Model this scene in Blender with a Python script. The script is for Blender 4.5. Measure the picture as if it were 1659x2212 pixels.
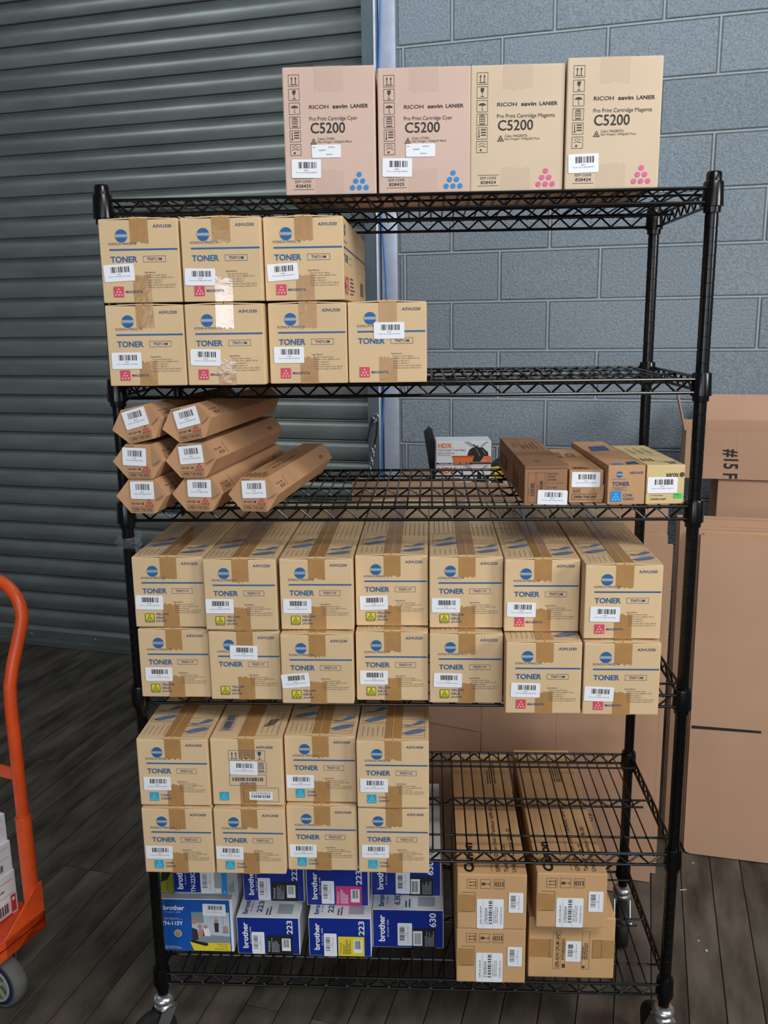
import bpy, bmesh, math, random
from mathutils import Vector, Matrix
random.seed(7)
for o in list(bpy.data.objects): bpy.data.objects.remove(o, do_unlink=True)
scene = bpy.context.scene
COL = scene.collection
PI = math.pi

# ------------------------------------------------------------------ camera
cam_d = bpy.data.cameras.new('camera')
cam = bpy.data.objects.new('camera', cam_d); COL.objects.link(cam)
cam_d.sensor_fit = 'HORIZONTAL'; cam_d.sensor_width = 36.0
cam_d.lens = 1927.36*36/1659
cam_d.clip_start = 0.05; cam_d.clip_end = 60
yaw, pit, rol = -0.0518, 0.2128, 0.0140
Rv = Vector((math.cos(yaw), -math.sin(yaw), 0)); Fv = Vector((math.sin(yaw), math.cos(yaw), 0)); Uv = Vector((0, 0, 1))
Dv = Fv*math.cos(pit)-Uv*math.sin(pit); uu = Uv*math.cos(pit)+Fv*math.sin(pit)
Xv = Rv*math.cos(rol)-uu*math.sin(rol); Yv = uu*math.cos(rol)+Rv*math.sin(rol)
M = Matrix.Identity(4)
for i in range(3):
    M[i][0] = Xv[i]; M[i][1] = Yv[i]; M[i][2] = -Dv[i]
M[0][3], M[1][3], M[2][3] = 0.631, -1.811, 1.724
cam.matrix_world = M
scene.camera = cam

# ------------------------------------------------------------------ world, lights, exposure
w = bpy.data.worlds.new('world'); scene.world = w; w.use_nodes = True
bg = w.node_tree.nodes['Background']; bg.inputs[0].default_value = (0.80, 0.88, 1.0, 1); bg.inputs[1].default_value = 0.115
def area(name, loc, target, sx, sy, power, col):
    l = bpy.data.lights.new(name, 'AREA'); l.shape = 'RECTANGLE'; l.size = sx; l.size_y = sy; l.energy = power; l.color = col
    o = bpy.data.objects.new(name, l); COL.objects.link(o); o.location = loc
    o.rotation_euler = (Vector(target)-Vector(loc)).to_track_quat('-Z', 'Y').to_euler()
    return o
area('side_window', (3.7, -1.9, 2.5), (0.7, 0.2, 1.0), 0.9, 0.9, 66, (1.0, 0.97, 0.93))
area('overhead_light', (1.7, -2.4, 3.7), (0.7, 0.4, 1.0), 1.5, 0.5, 54, (1.0, 0.98, 0.95))
area('overhead_light', (0.9, 0.75, 4.3), (0.9, 1.6, 0.0), 1.8, 0.4, 27, (0.84, 0.93, 1.0))  # added lamp, brightens the back wall from above
area('overhead_light', (-2.3, 0.2, 4.3), (-0.3, 2.4, 2.0), 1.6, 0.3, 9, (0.94, 0.98, 1.0))  # added lamp, placed where the shutter slats mirror it as highlights
area('back_window', (-0.92, -5.2, 1.76), (0.24, 0.0, 1.72), 0.6, 0.62, 30, (0.88, 0.94, 1.0))
area('daylight_doorway', (1.2, -6.5, 2.6), (0.5, 0.5, 1.2), 3.2, 3.0, 78, (0.86, 0.93, 1.0))
scene.view_settings.view_transform = 'Standard'; scene.view_settings.look = 'None'
scene.view_settings.exposure = 0.0; scene.view_settings.gamma = 1.0
scene.view_settings.use_curve_mapping = False

# ------------------------------------------------------------------ helpers
def lin(v):
    v /= 255.0
    return v/12.92 if v <= 0.04045 else ((v+0.055)/1.055)**2.4
def C(r, g, b): return (lin(r), lin(g), lin(b), 1.0)
MATS = {}
def mat(name, col, rough=0.6, metal=0.0, spec=0.5, noise=None, bump=None, rnd=0.0, trans=None, col2=None, stretch=None, coat=0.0):
    m = bpy.data.materials.new(name); m.use_nodes = True
    nt = m.node_tree; b = nt.nodes['Principled BSDF']
    b.inputs['Base Color'].default_value = col; b.inputs['Roughness'].default_value = rough
    b.inputs['Metallic'].default_value = metal; b.inputs['Specular IOR Level'].default_value = spec
    if coat: b.inputs['Coat Weight'].default_value = coat
    src = None
    if noise or bump or rnd:
        tc = nt.nodes.new('ShaderNodeTexCoord'); mp = nt.nodes.new('ShaderNodeMapping')
        nt.links.new(tc.outputs['Object'], mp.inputs[0])
        if stretch: mp.inputs['Scale'].default_value = stretch
        if rnd:   # shift the pattern from object to object
            oi = nt.nodes.new('ShaderNodeObjectInfo'); mu = nt.nodes.new('ShaderNodeMath'); mu.operation = 'MULTIPLY'; mu.inputs[1].default_value = 37.0
            nt.links.new(oi.outputs['Random'], mu.inputs[0]); nt.links.new(mu.outputs[0], mp.inputs['Location'])
    if noise:
        sc, amt, det = noise
        n = nt.nodes.new('ShaderNodeTexNoise'); n.inputs['Scale'].default_value = sc; n.inputs['Detail'].default_value = det
        nt.links.new(mp.outputs[0], n.inputs['Vector'])
        rp = nt.nodes.new('ShaderNodeValToRGB')
        d = tuple(c*(1-amt) for c in col[:3])+(1,); u_ = tuple(min(1, c*(1+amt)) for c in col[:3])+(1,)
        if col2: d = col2
        rp.color_ramp.elements[0].position = 0.32; rp.color_ramp.elements[1].position = 0.68
        rp.color_ramp.elements[0].color = d; rp.color_ramp.elements[1].color = u_
        nt.links.new(n.outputs['Fac'], rp.inputs[0]); src = rp.outputs[0]
    if rnd:
        if src is None:
            rg = nt.nodes.new('ShaderNodeRGB'); rg.outputs[0].default_value = col; src = rg.outputs[0]
        hs = nt.nodes.new('ShaderNodeHueSaturation'); mr = nt.nodes.new('ShaderNodeMapRange')
        mr.inputs['To Min'].default_value = 1-rnd; mr.inputs['To Max'].default_value = 1+rnd
        nt.links.new(oi.outputs['Random'], mr.inputs['Value']); nt.links.new(mr.outputs[0], hs.inputs['Value'])
        nt.links.new(src, hs.inputs['Color']); src = hs.outputs[0]
    if src: nt.links.new(src, b.inputs['Base Color'])
    if bump:
        sc, st, ds = bump
        n2 = nt.nodes.new('ShaderNodeTexNoise'); n2.inputs['Scale'].default_value = sc; n2.inputs['Detail'].default_value = 3
        nt.links.new(mp.outputs[0], n2.inputs['Vector'])
        bp = nt.nodes.new('ShaderNodeBump'); bp.inputs['Strength'].default_value = st; bp.inputs['Distance'].default_value = ds
        nt.links.new(n2.outputs['Fac'], bp.inputs['Height']); nt.links.new(bp.outputs[0], b.inputs['Normal'])
    if trans is not None:
        b.inputs['Alpha'].default_value = trans
    MATS[name] = m
    return m
KR = mat('kraft_tan', C(219, 190, 149), 0.75, spec=0.25, noise=(9, 0.04, 3), bump=(60, 0.05, 0.002), rnd=0.035)
KRP = mat('kraft_pink', C(214, 186, 172), 0.75, spec=0.25, noise=(8, 0.03, 3), bump=(50, 0.05, 0.002))
KRB = mat('kraft_beige', C(214, 194, 168), 0.75, spec=0.25, noise=(8, 0.03, 3), bump=(50, 0.05, 0.002))
KBR = mat('kraft_brown', C(192, 150, 113), 0.8, spec=0.2, noise=(10, 0.07, 4), bump=(40, 0.08, 0.002), rnd=0.05)
KBD = mat('kraft_dark', C(158, 119, 92), 0.8, spec=0.2, noise=(7, 0.08, 4), bump=(40, 0.08, 0.002), rnd=0.05)
KCN = mat('kraft_canon', C(204, 164, 118), 0.75, spec=0.25, noise=(8, 0.05, 3), bump=(50, 0.05, 0.002), rnd=0.03)
KYE = mat('kraft_cream', C(214, 190, 140), 0.75, spec=0.25, noise=(8, 0.04, 3), bump=(50, 0.05, 0.002))
KSH = mat('sheet_cardboard', C(186, 150, 124), 0.85, spec=0.15, noise=(3, 0.05, 4), bump=(30, 0.05, 0.003), rnd=0.05)
KED = mat('cardboard_edge', C(196, 160, 118), 0.85, spec=0.15, noise=(120, 0.15, 2))
TAPE = mat('packing_tape', C(178, 136, 86), 0.14, spec=0.5, noise=(40, 0.05, 2), bump=(70, 0.22, 0.0012), rnd=0.03)
CTAPE = mat('clear_tape', C(220, 196, 180), 0.14, spec=0.6, bump=(50, 0.4, 0.002), trans=0.22)
BLUE = mat('ink_blue', C(34, 98, 154), 0.6); BLUES = mat('ink_blue_soft', C(96, 122, 168), 0.6); BLUED = mat('ink_blue_dark', C(44, 76, 124), 0.6)
INK = mat('ink_dark', C(70, 62, 58), 0.7); INKB = mat('ink_black', C(32, 28, 28), 0.6); INKG = mat('ink_grey', C(112, 98, 86), 0.7)
INKR = mat('ink_brown', C(84, 58, 44), 0.7)
MAG = mat('ink_magenta', C(214, 72, 100), 0.6); MAGD = mat('ink_magenta_dot', C(222, 98, 146), 0.6); CYA = mat('ink_cyan', C(40, 168, 206), 0.6); CYD = mat('ink_cyan_dot', C(22, 140, 214), 0.6)
YEL = mat('ink_yellow', C(232, 214, 50), 0.6); GRN = mat('ink_green', C(30, 84, 62), 0.6); PALE = mat('ink_pale', C(226, 190, 170), 0.7); PALC = mat('ink_pale_cyan', C(150, 208, 220), 0.7)
REDD = mat('ink_red', C(190, 70, 74), 0.7); GOLD = mat('ink_gold', C(176, 138, 62), 0.6)
LAB = mat('label_white', C(238, 242, 248), 0.45, spec=0.4); LABG = mat('label_grey', C(170, 176, 188), 0.6)
BBLU = mat('carton_blue', C(16, 44, 140), 0.4, spec=0.5, noise=(30, 0.05, 2)); BBL2 = mat('carton_light_blue', C(24, 88, 176), 0.4, spec=0.5)
BWHT = mat('carton_white', C(236, 239, 242), 0.45, noise=(12, 0.03, 3)); BGRY = mat('carton_grey', C(168, 172, 178), 0.45)
WHT = mat('ink_white', C(236, 238, 244), 0.5); ORG = mat('ink_orange', C(240, 118, 52), 0.5); BLKP = mat('plastic_black', C(16, 16, 18), 0.35)
BLKM = mat('powder_black', C(7, 7, 8), 0.24, spec=0.4, bump=(300, 0.05, 0.0005)); CHR = mat('zinc_plated', C(190, 194, 196), 0.28, 0.9)
RUB = mat('rubber_black', C(24, 24, 24), 0.6); GREYR = mat('rubber_grey', C(92, 92, 90), 0.7, noise=(30, 0.1, 3)); RIMB = mat('rim_blue', C(30, 40, 78), 0.5); HUB = mat('hub_cream', C(172, 176, 158), 0.5)
ORP = mat('orange_paint', C(226, 84, 34), 0.36, spec=0.5, noise=(25, 0.08, 4), bump=(60, 0.05, 0.001))
SLAT = mat('slat_steel', C(148, 156, 153), 0.34, 0.7, noise=(14, 0.14, 5), bump=(25, 0.05, 0.003), stretch=(0.25, 1, 1), rnd=0.05)
GUI = mat('guide_steel', C(104, 116, 124), 0.45, 0.35, noise=(10, 0.1, 4)); GALV = mat('galvanised', C(196, 206, 224), 0.38, 0.45, noise=(18, 0.08, 3))
BLOCK = mat('concrete_block', C(139, 150, 159), 0.95, spec=0.15, noise=(140, 0.22, 8), bump=(120, 0.8, 0.005), rnd=0.06)
MORT = mat('mortar', C(124, 132, 138), 0.95, spec=0.1, noise=(60, 0.08, 4), bump=(90, 0.3, 0.003))
PLANK = mat('plank_wood', C(90, 84, 75), 0.6, spec=0.2, noise=(4.5, 0.28, 9), col2=C(58, 52, 45), bump=(16, 0.3, 0.004), rnd=0.16, stretch=(3.2, 0.9, 1))
MBEAD = mat('mortar_bead', C(168, 176, 181), 0.95, spec=0.1, noise=(70, 0.08, 4), bump=(90, 0.3, 0.003))
GAPM = mat('floor_gap', C(20, 17, 15), 0.9)
FILM = mat('stretch_film', C(220, 226, 236), 0.05, spec=0.8, bump=(45, 0.9, 0.004), trans=0.07)
GRB = mat('green_sticker', C(50, 210, 96), 0.5); DGR = mat('dark_green', C(38, 54, 50), 0.5); YPL = mat('plastic_yellow', C(226, 190, 44), 0.4)
CBL = mat('cable_blue', C(44, 124, 206), 0.4); SCRAP = mat('paper_scrap', C(206, 204, 196), 0.8)
PHB = mat('photo_pale', C(190, 202, 216), 0.5); PHG = mat('photo_grey', C(136, 148, 152), 0.5); SKIN = mat('photo_tan', C(190, 140, 120), 0.5); PHD = mat('photo_dark', C(58, 52, 64), 0.5)
OLIV = mat('ink_olive', C(150, 150, 40), 0.5)

class MB:
    def __init__(s): s.v = []; s.f = []; s.m = []; s.mats = []; s.smooth = False
    def mi(s, m):
        if m not in s.mats: s.mats.append(m)
        return s.mats.index(m)
    def add(s, vs, fs, m):
        o = len(s.v); s.v += [tuple(p) for p in vs]; i = s.mi(m)
        for f in fs: s.f.append(tuple(o+k for k in f)); s.m.append(i)
        return s
    def box(s, x0, x1, y0, y1, z0, z1, m):
        vs = [(x0, y0, z0), (x1, y0, z0), (x1, y1, z0), (x0, y1, z0), (x0, y0, z1), (x1, y0, z1), (x1, y1, z1), (x0, y1, z1)]
        return s.add(vs, [(3, 2, 1, 0), (4, 5, 6, 7), (0, 1, 5, 4), (1, 2, 6, 5), (2, 3, 7, 6), (3, 0, 4, 7)], m)
    def path(s, pts, r, m, n=8, cap=True, rs=None):
        P = [Vector(p) for p in pts]; o = len(s.v); i = s.mi(m); prev = None
        for k, p in enumerate(P):
            t = (P[min(k+1, len(P)-1)]-P[max(k-1, 0)]).normalized()
            if prev is None:
                a = Vector((0, 0, 1)) if abs(t.z) < 0.9 else Vector((1, 0, 0))
                u = t.cross(a).normalized()
            else:
                u = prev-t*prev.dot(t); u.normalize()
            prev = u; v = t.cross(u); rr = rs[k] if rs else r
            for j in range(n):
                a = 2*PI*j/n; s.v.append(tuple(p+u*math.cos(a)*rr+v*math.sin(a)*rr))
        for k in range(len(P)-1):
            for j in range(n):
                a, b = o+k*n+j, o+k*n+(j+1) % n
                s.f.append((a, a+n, b+n, b)); s.m.append(i)
        if cap:
            s.f.append(tuple(o+j for j in range(n))); s.m.append(i)
            e = o+(len(P)-1)*n; s.f.append(tuple(e+n-1-j for j in range(n))); s.m.append(i)
        return s
    def lathe(s, prof, m, n=20, axis='z', c=(0, 0, 0), closed=False):
        o = len(s.v); i = s.mi(m)
        for r, h in prof:
            for j in range(n):
                a = 2*PI*j/n; x, y = r*math.cos(a), r*math.sin(a)
                p = (x, y, h) if axis == 'z' else ((h, x, y) if axis == 'x' else (y, h, x))
                s.v.append((p[0]+c[0], p[1]+c[1], p[2]+c[2]))
        K = len(prof)
        for k in range(K if closed else K-1):
            for j in range(n):
                a, b = o+k*n+j, o+k*n+(j+1) % n; k2 = (k+1) % K
                s.f.append((a, b, o+k2*n+(j+1) % n, o+k2*n+j)); s.m.append(i)
        return s
    def prism(s, pts, axis, a0, a1, m):
        n = len(pts); f = {'y': lambda p, t: (p[0], t, p[1]), 'x': lambda p, t: (t, p[0], p[1]), 'z': lambda p, t: (p[0], p[1], t)}[axis]
        vs = [f(p, a0) for p in pts]+[f(p, a1) for p in pts]
        fs = [tuple(range(n)), tuple(range(2*n-1, n-1, -1))]+[(i, (i+1) % n, (i+1) % n+n, i+n)[::-1] for i in range(n)]
        return s.add(vs, fs, m)
    def mesh(s, name):
        me = bpy.data.meshes.new(name); me.from_pydata(s.v, [], s.f)
        for m in s.mats: me.materials.append(m)
        for p, i in zip(me.polygons, s.m): p.material_index = i
        bm = bmesh.new(); bm.from_mesh(me); bmesh.ops.recalc_face_normals(bm, faces=bm.faces); bm.to_mesh(me); bm.free()
        if s.smooth:
            for p in me.polygons: p.use_smooth = True
            try: me.set_sharp_from_angle(angle=math.radians(40))
            except Exception: pass
        me.update(); return me
def sm(b): b.smooth = True; return b
def obj(name, mesh, parent=None, loc=(0, 0, 0), rot=(0, 0, 0), kind=None):
    if hasattr(mesh, 'clusters'): mesh = [q.mesh(name) for q in mesh.clusters()]
    if isinstance(mesh, list):
        return [obj(name, me, parent, loc, rot, kind) for me in mesh][0]
    if isinstance(mesh, MB): mesh = mesh.mesh(name)
    o = bpy.data.objects.new(name, mesh); COL.objects.link(o); o.location = loc; o.rotation_euler = rot
    if parent is not None: o.parent = parent
    if kind: o['kind'] = kind
    return o
def tag(o, label, cat, group=None):
    o['label'] = label; o['category'] = cat
    if group: o['group'] = group
    return o
def thing(name, label, cat, loc=(0, 0, 0), rz=0.0, group=None):
    o = bpy.data.objects.new(name, None); COL.objects.link(o); o.location = loc; o.rotation_euler = (0, 0, rz); o.empty_display_size = 0.05
    return tag(o, label, cat, group)
def copy_tree(o, parent=None):
    c = o.copy(); COL.objects.link(c); c.parent = parent
    for ch in list(o.children): copy_tree(ch, c)
    return c
_rb = {}
def rbox(w, l, h, m, bev=0.0025, name='carton'):
    """a carton with softened edges: x centred, front at y=0, base at z=0"""
    key = (round(w, 4), round(l, 4), round(h, 4), m.name, bev)
    if key in _rb: return _rb[key]
    bm = bmesh.new(); bmesh.ops.create_cube(bm, size=1)
    for v in bm.verts: v.co = Vector((v.co.x*w, (v.co.y+0.5)*l, (v.co.z+0.5)*h))
    bmesh.ops.bevel(bm, geom=bm.edges[:], offset=bev, segments=2, affect='EDGES', profile=0.6)
    me = bpy.data.meshes.new(name); bm.to_mesh(me); bm.free(); me.materials.append(m)
    _rb[key] = me; return me

# lettering ---------------------------------------------------------------
_tx = {}
def text_geo(sx, bold=0.0):
    k = (sx, bold)
    if k in _tx: return _tx[k]
    cu = bpy.data.curves.new('t', 'FONT'); cu.body = sx; cu.resolution_u = 3; cu.fill_mode = 'FRONT'; cu.offset = bold
    o = bpy.data.objects.new('t', cu); COL.objects.link(o)
    dg = bpy.context.evaluated_depsgraph_get(); dg.update()
    me = o.evaluated_get(dg).to_mesh()
    vs = [(v.co.x, v.co.y) for v in me.vertices]; fs = [tuple(p.vertices) for p in me.polygons]
    o.evaluated_get(dg).to_mesh_clear()
    bpy.data.objects.remove(o, do_unlink=True); bpy.data.curves.remove(cu)
    x0 = min(v[0] for v in vs); x1 = max(v[0] for v in vs); y0 = min(v[1] for v in vs); y1 = max(v[1] for v in vs)
    vs = [((x-x0)/(x1-x0), (y-y0)/(y1-y0)) for x, y in vs]
    _tx[k] = (vs, fs, (x1-x0)/(y1-y0)); return _tx[k]
class Print(MB):
    """flat print on a face; fm maps (a, b, proud) to 3-D"""
    def __init__(s, fm=None, base=0.0008):
        super().__init__(); s.boxes = []; s.rng = []; s.fm = fm or (lambda a, b, e: (a, -e, b)); s.base = base
    def put(s, pts, fs, m, lay=0):
        V = [s.fm(a, b, s.base+lay*0.0002) for a, b in pts]
        s.rng.append((len(s.v), len(s.v)+len(V), len(s.f), len(s.f)+len(fs)))
        s.boxes.append(([min(p[c] for p in V) for c in range(3)], [max(p[c] for p in V) for c in range(3)]))
        s.add(V, fs, m)
    def clusters(s):
        """groups of prints more than 2 cm apart, each as its own builder"""
        B = s.boxes; n = len(B); par = list(range(n))
        def find(i):
            while par[i] != i: par[i] = par[par[i]]; i = par[i]
            return i
        for i in range(n):
            for j in range(i+1, n):
                if sum(max(0, B[i][0][c]-B[j][1][c], B[j][0][c]-B[i][1][c])**2 for c in range(3)) <= 0.018**2: par[find(i)] = find(j)
        G = {}
        for i in range(n): G.setdefault(find(i), []).append(i)
        out = []
        for g in G.values():
            q = MB()
            for k in g:
                v0, v1, f0, f1 = s.rng[k]
                q.add(s.v[v0:v1], [tuple(i-v0 for i in f) for f in s.f[f0:f1]], s.mats[s.m[f0]])
            out.append(q)
        return out
    def rect(s, a0, a1, b0, b1, m, lay=0): s.put([(a0, b0), (a1, b0), (a1, b1), (a0, b1)], [(0, 1, 2, 3)], m, lay)
    def frame(s, a0, a1, b0, b1, t, m, lay=0):
        s.rect(a0, a1, b0, b0+t, m, lay); s.rect(a0, a1, b1-t, b1, m, lay); s.rect(a0, a0+t, b0+t, b1-t, m, lay); s.rect(a1-t, a1, b0+t, b1-t, m, lay)
    def rrect(s, a0, a1, b0, b1, r, m, lay=0):
        pts = []
        for cx, cy, st in ((a1-r, b1-r, 0), (a0+r, b1-r, 1), (a0+r, b0+r, 2), (a1-r, b0+r, 3)):
            for k in range(4): pts.append((cx+r*math.cos(PI/2*(st+k/3)), cy+r*math.sin(PI/2*(st+k/3))))
        s.put(pts, [tuple(range(len(pts)))], m, lay)
    def disc(s, a, b, r, m, n=18, lay=0): s.put([(a+r*math.cos(2*PI*k/n), b+r*math.sin(2*PI*k/n)) for k in range(n)], [tuple(range(n))], m, lay)
    def ring(s, a, b, r, t, m, n=14, lay=0):
        p = [(a+q*math.cos(2*PI*k/n), b+q*math.sin(2*PI*k/n)) for q in (r, r-t) for k in range(n)]
        s.put(p, [(k, (k+1) % n, (k+1) % n+n, k+n) for k in range(n)], m, lay)
    def poly(s, pts, m, lay=0): s.put(pts, [tuple(range(len(pts)))], m, lay)
    def line(s, p, q, t, m, lay=0):
        dx, dy = q[0]-p[0], q[1]-p[1]; L = math.hypot(dx, dy) or 1; nx, ny = -dy/L*t/2, dx/L*t/2
        s.poly([(p[0]+nx, p[1]+ny), (p[0]-nx, p[1]-ny), (q[0]-nx, q[1]-ny), (q[0]+nx, q[1]+ny)], m, lay)
    def text(s, tx, a0, a1, b0, b1, m, bold=0.0, rot=0, lay=0, keep=False):
        vs, fs, asp = text_geo(tx, bold)
        if keep:
            if rot in (90, -90): a1 = a1; b1 = b0+min(b1-b0, asp*(a1-a0))
            else: a1 = a0+min(a1-a0, asp*(b1-b0))
        if rot == 0: pts = [(a0+u*(a1-a0), b0+v*(b1-b0)) for u, v in vs]
        elif rot == 90: pts = [(a1-v*(a1-a0), b0+u*(b1-b0)) for u, v in vs]     # reads upward
        elif rot == -90: pts = [(a0+v*(a1-a0), b1-u*(b1-b0)) for u, v in vs]    # reads downward
        else: pts = [(a1-u*(a1-a0), b1-v*(b1-b0)) for u, v in vs]
        s.put(pts, fs, m, lay)
    def textblock(s, a0, a1, b0, b1, n, m, fill=0.5, rot=0, lay=0, seed=1):
        """illegible small print: rows of short dashes"""
        rr = random.Random(seed)
        for k in range(n):
            if rot == 0:
                y1 = b1-(b1-b0)*k/n; t = (b1-b0)/n*fill; e = a0+(a1-a0)*rr.uniform(0.55, 1); x = a0
                while x < e:
                    q = min(e, x+(a1-a0)*rr.uniform(0.08, 0.22)); s.rect(x, q, y1-t, y1, m, lay); x = q+(a1-a0)*0.025
            else:
                x1 = a0+(a1-a0)*k/n; t = (a1-a0)/n*fill; e = b0+(b1-b0)*rr.uniform(0.55, 1); y = b0
                while y < e:
                    q = min(e, y+(b1-b0)*rr.uniform(0.08, 0.22)); s.rect(x1, x1+t, y, q, m, lay); y = q+(b1-b0)*0.025
    def bars(s, a0, a1, b0, b1, m, n=26, rot=0, lay=0, seed=3):
        rr = random.Random(seed); wts = [rr.choice((1, 1, 2, 3)) for _ in range(n)]; T = sum(wts); p = 0
        for k, q in enumerate(wts):
            if k % 2 == 0:
                f0, f1 = p/T, (p+q)/T
                if rot == 0: s.rect(a0+(a1-a0)*f0, a0+(a1-a0)*f1, b0, b1, m, lay)
                else: s.rect(a0, a1, b0+(b1-b0)*f0, b0+(b1-b0)*f1, m, lay)
            p += q
def jag_tape(x0, x1, z0, z1, jag_at, m=None, y=-0.0004, n=14, seed=0, amp=0.0035):
    rr = random.Random(seed); up = []; 
    for k in range(n+1):
        x = x0+(x1-x0)*k/n; j = rr.uniform(-amp, amp*0.6)
        up.append((x, j))
    b = MB(); pts = []
    if jag_at == 'bottom': pts = [(x1, z1), (x0, z1)]+[(x, z0+j) for x, j in up]
    else: pts = [(x0, z0), (x1, z0)]+[(x, z1+j) for x, j in reversed(up)]
    b.add([(x, y, z) for x, z in pts], [tuple(range(len(pts)))], m or TAPE)
    return b
LABW, LABH = 0.0585, 0.0312
def make_label(name='barcode_label', wd=LABW, ht=LABH, line='A3VU330', seed=3):
    b = Print(base=0.0014); b.rrect(-wd/2, wd/2, -ht/2, ht/2, 0.0022, LAB)
    p = Print(base=0.0018)
    p.bars(-wd*0.26, wd*0.36, ht*0.02, ht*0.36, INK, 26, seed=seed)
    p.text(line[:7], -wd*0.07, wd*0.07, -ht*0.12, -ht*0.055, INKG)
    p.text('Toner Cartridge '+line, -wd*0.36, wd*0.36, -ht*0.25, -ht*0.175, INKG)
    return b.mesh(name), p.mesh('barcode_print')
_lab = {}
def put_label(parent, a, b, rot=0.0, line='A3VU330', wd=LABW, ht=LABH, y=0.0, spin=0.0, xrot=0.0):
    k = (line, round(wd, 4), round(ht, 4))
    if k not in _lab: _lab[k] = make_label(wd=wd, ht=ht, line=line, seed=hash(line) % 97 if False else sum(map(ord, line)) % 97)
    o = obj('barcode_label', _lab[k][0], parent, (a, y, b), (xrot, math.radians(-rot-spin), 0))
    o['label'] = 'white sticker with a barcode'
    obj('barcode_print', _lab[k][1], o)
    return o

# ------------------------------------------------------------------ the setting
WA = -0.2327                                    # the wall turns 13.3 degrees against the rack
WO = (0.0, 2.265, 0.0)
# floor of narrow boards, running up to the wall
floor = obj('floor', MB().box(-3.4, 3.6, -4.2, 0.62, -0.06, -0.004, GAPM), None, WO, (0, 0, WA), 'structure')
pw, gap = 0.0915, 0.0028
plank_meshes = {}
nx = 0
s = -2.75
while s < 2.35:
    y1 = 0.18
    first = True
    while y1 > -3.35:
        L = random.choice((1.1, 1.5, 1.9, 2.3)) if not first else random.choice((0.7, 1.2, 1.8, 2.4))
        first = False
        L = min(L, y1+3.4)
        if L < 0.15: break
        k = round(L, 2)
        if k not in plank_meshes:
            plank_meshes[k] = rbox(pw-gap, k-0.003, 0.02, PLANK, 0.0015, 'plank')
        obj('plank', plank_meshes[k], floor, (s+pw/2, y1-k+0.0015, -0.02+random.uniform(-0.001, 0)))
        y1 -= k
    s += pw
# concrete block wall to the right of the shutter
wall = obj('wall_back', MB().box(0.515, 3.3, 0.005, 0.2, 0.0, 3.45, MORT), None, WO, (0, 0, WA), 'structure')
s0, z0 = 0.5443, 2.8059
blk = {}
for k in range(-3, 14):
    zt = z0-0.2032*k
    off = 0.0 if (k % 2 == 0) else -0.2032
    zb = max(zt-0.2032, 0.0)
    if zt-zb < 0.02: continue
    if 'h' not in blk: blk['h'] = rbox(3.3-0.515, 0.012, 0.0075, MBEAD, 0.002, 'mortar_joint')
    obj('mortar_joint', blk['h'], wall, ((3.3+0.515)/2, 0.0004, zb-0.0037 if zb > 0 else 0.0))
    for i in range(-1, 8):
        a = s0+off+i*0.4064; b = a+0.4064
        a2 = max(a, 0.518); b2 = min(b, 3.3)
        if b2-a2 < 0.02: continue
        wd = b2-a2-0.017; ht = zt-zb-0.016
        key = (round(wd, 3), round(ht, 3))
        if key not in blk: blk[key] = rbox(wd, 0.04, ht, BLOCK, 0.0035, 'concrete_block')
        obj('concrete_block', blk[key], wall, ((a2+b2)/2, random.uniform(-0.0025, 0.001), zb+0.008))
        if a2 > 0.53:
            kb = ('v', round(zt-zb, 3))
            if kb not in blk: blk[kb] = rbox(0.0075, 0.012, zt-zb, MBEAD, 0.002, 'mortar_joint')
            obj('mortar_joint', blk[kb], wall, (a2, 0.0005, zb))
# roller shutter: interlocking curved slats
shutter = bpy.data.objects.new('door_1', None); COL.objects.link(shutter); shutter.location = WO; shutter.rotation_euler = (0, 0, WA); shutter['kind'] = 'structure'
pitch = 0.0965
prof = [(0.126, 0.0), (0.110, 0.0005), (0.1065, 0.003), (0.1055, 0.008), (0.1038, 0.02), (0.1028, 0.034), (0.1030, 0.046), (0.1048, 0.057), (0.1080, 0.066), (0.1125, 0.074), (0.1170, 0.0795),
        (0.1195, 0.083), (0.1190, 0.0855), (0.1150, 0.0870), (0.1130, 0.0885), (0.1140, 0.0905), (0.120, 0.0925), (0.132, 0.0935), (0.132, 0.0962)]
sb = MB()
back = [(y+0.003, z) for y, z in reversed(prof)]
sb.prism(prof+back, 'x', -3.3, 0.40, SLAT); sb.smooth = True
slat_me = sb.mesh('slat')
z = 0.115
while z < 3.3:
    obj('slat', slat_me, shutter, (0, 0, z)); z += pitch
bb = MB(); bb.prism([(0.100, 0.002), (0.100, 0.088), (0.108, 0.098), (0.118, 0.112), (0.135, 0.112), (0.135, 0.002)], 'x', -3.3, 0.40, SLAT)
obj('bottom_bar', bb, shutter)
bb2 = MB(); bb2.box(-3.3, 0.395, 0.088, 0.100, 0.002, 0.03, SLAT); obj('bottom_angle', bb2, shutter)
for q in (-1.62, -1.22, -0.8, -0.2): obj('bolt', sm(MB().lathe([(0, -0.006), (0.006, -0.005), (0.008, 0)], CHR, 10, 'y', (q, 0.1, 0.062))), shutter)
tr = bpy.data.objects.new('trim_1', None); COL.objects.link(tr); tr.location = WO; tr.rotation_euler = (0, 0, WA); tr['kind'] = 'structure'
g = MB(); g.box(0.372, 0.428, -0.012, 0.10, 0.0, 3.45, GUI); obj('guide_channel', g, tr)
g = sm(MB()); g.prism([(0.424, -0.016), (0.432, -0.014), (0.4345, -0.006), (0.4345, 0.06), (0.424, 0.06)], 'z', 0.0, 3.45, GALV); obj('guide_lip', g, tr)
g = sm(MB()); g.prism([(0.4435, 0.05), (0.4435, -0.004), (0.446, -0.012), (0.452, -0.014), (0.512, -0.002), (0.514, 0.003), (0.514, 0.05)], 'z', 0.0, 3.45, GALV); obj('wall_angle', g, tr)
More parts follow.
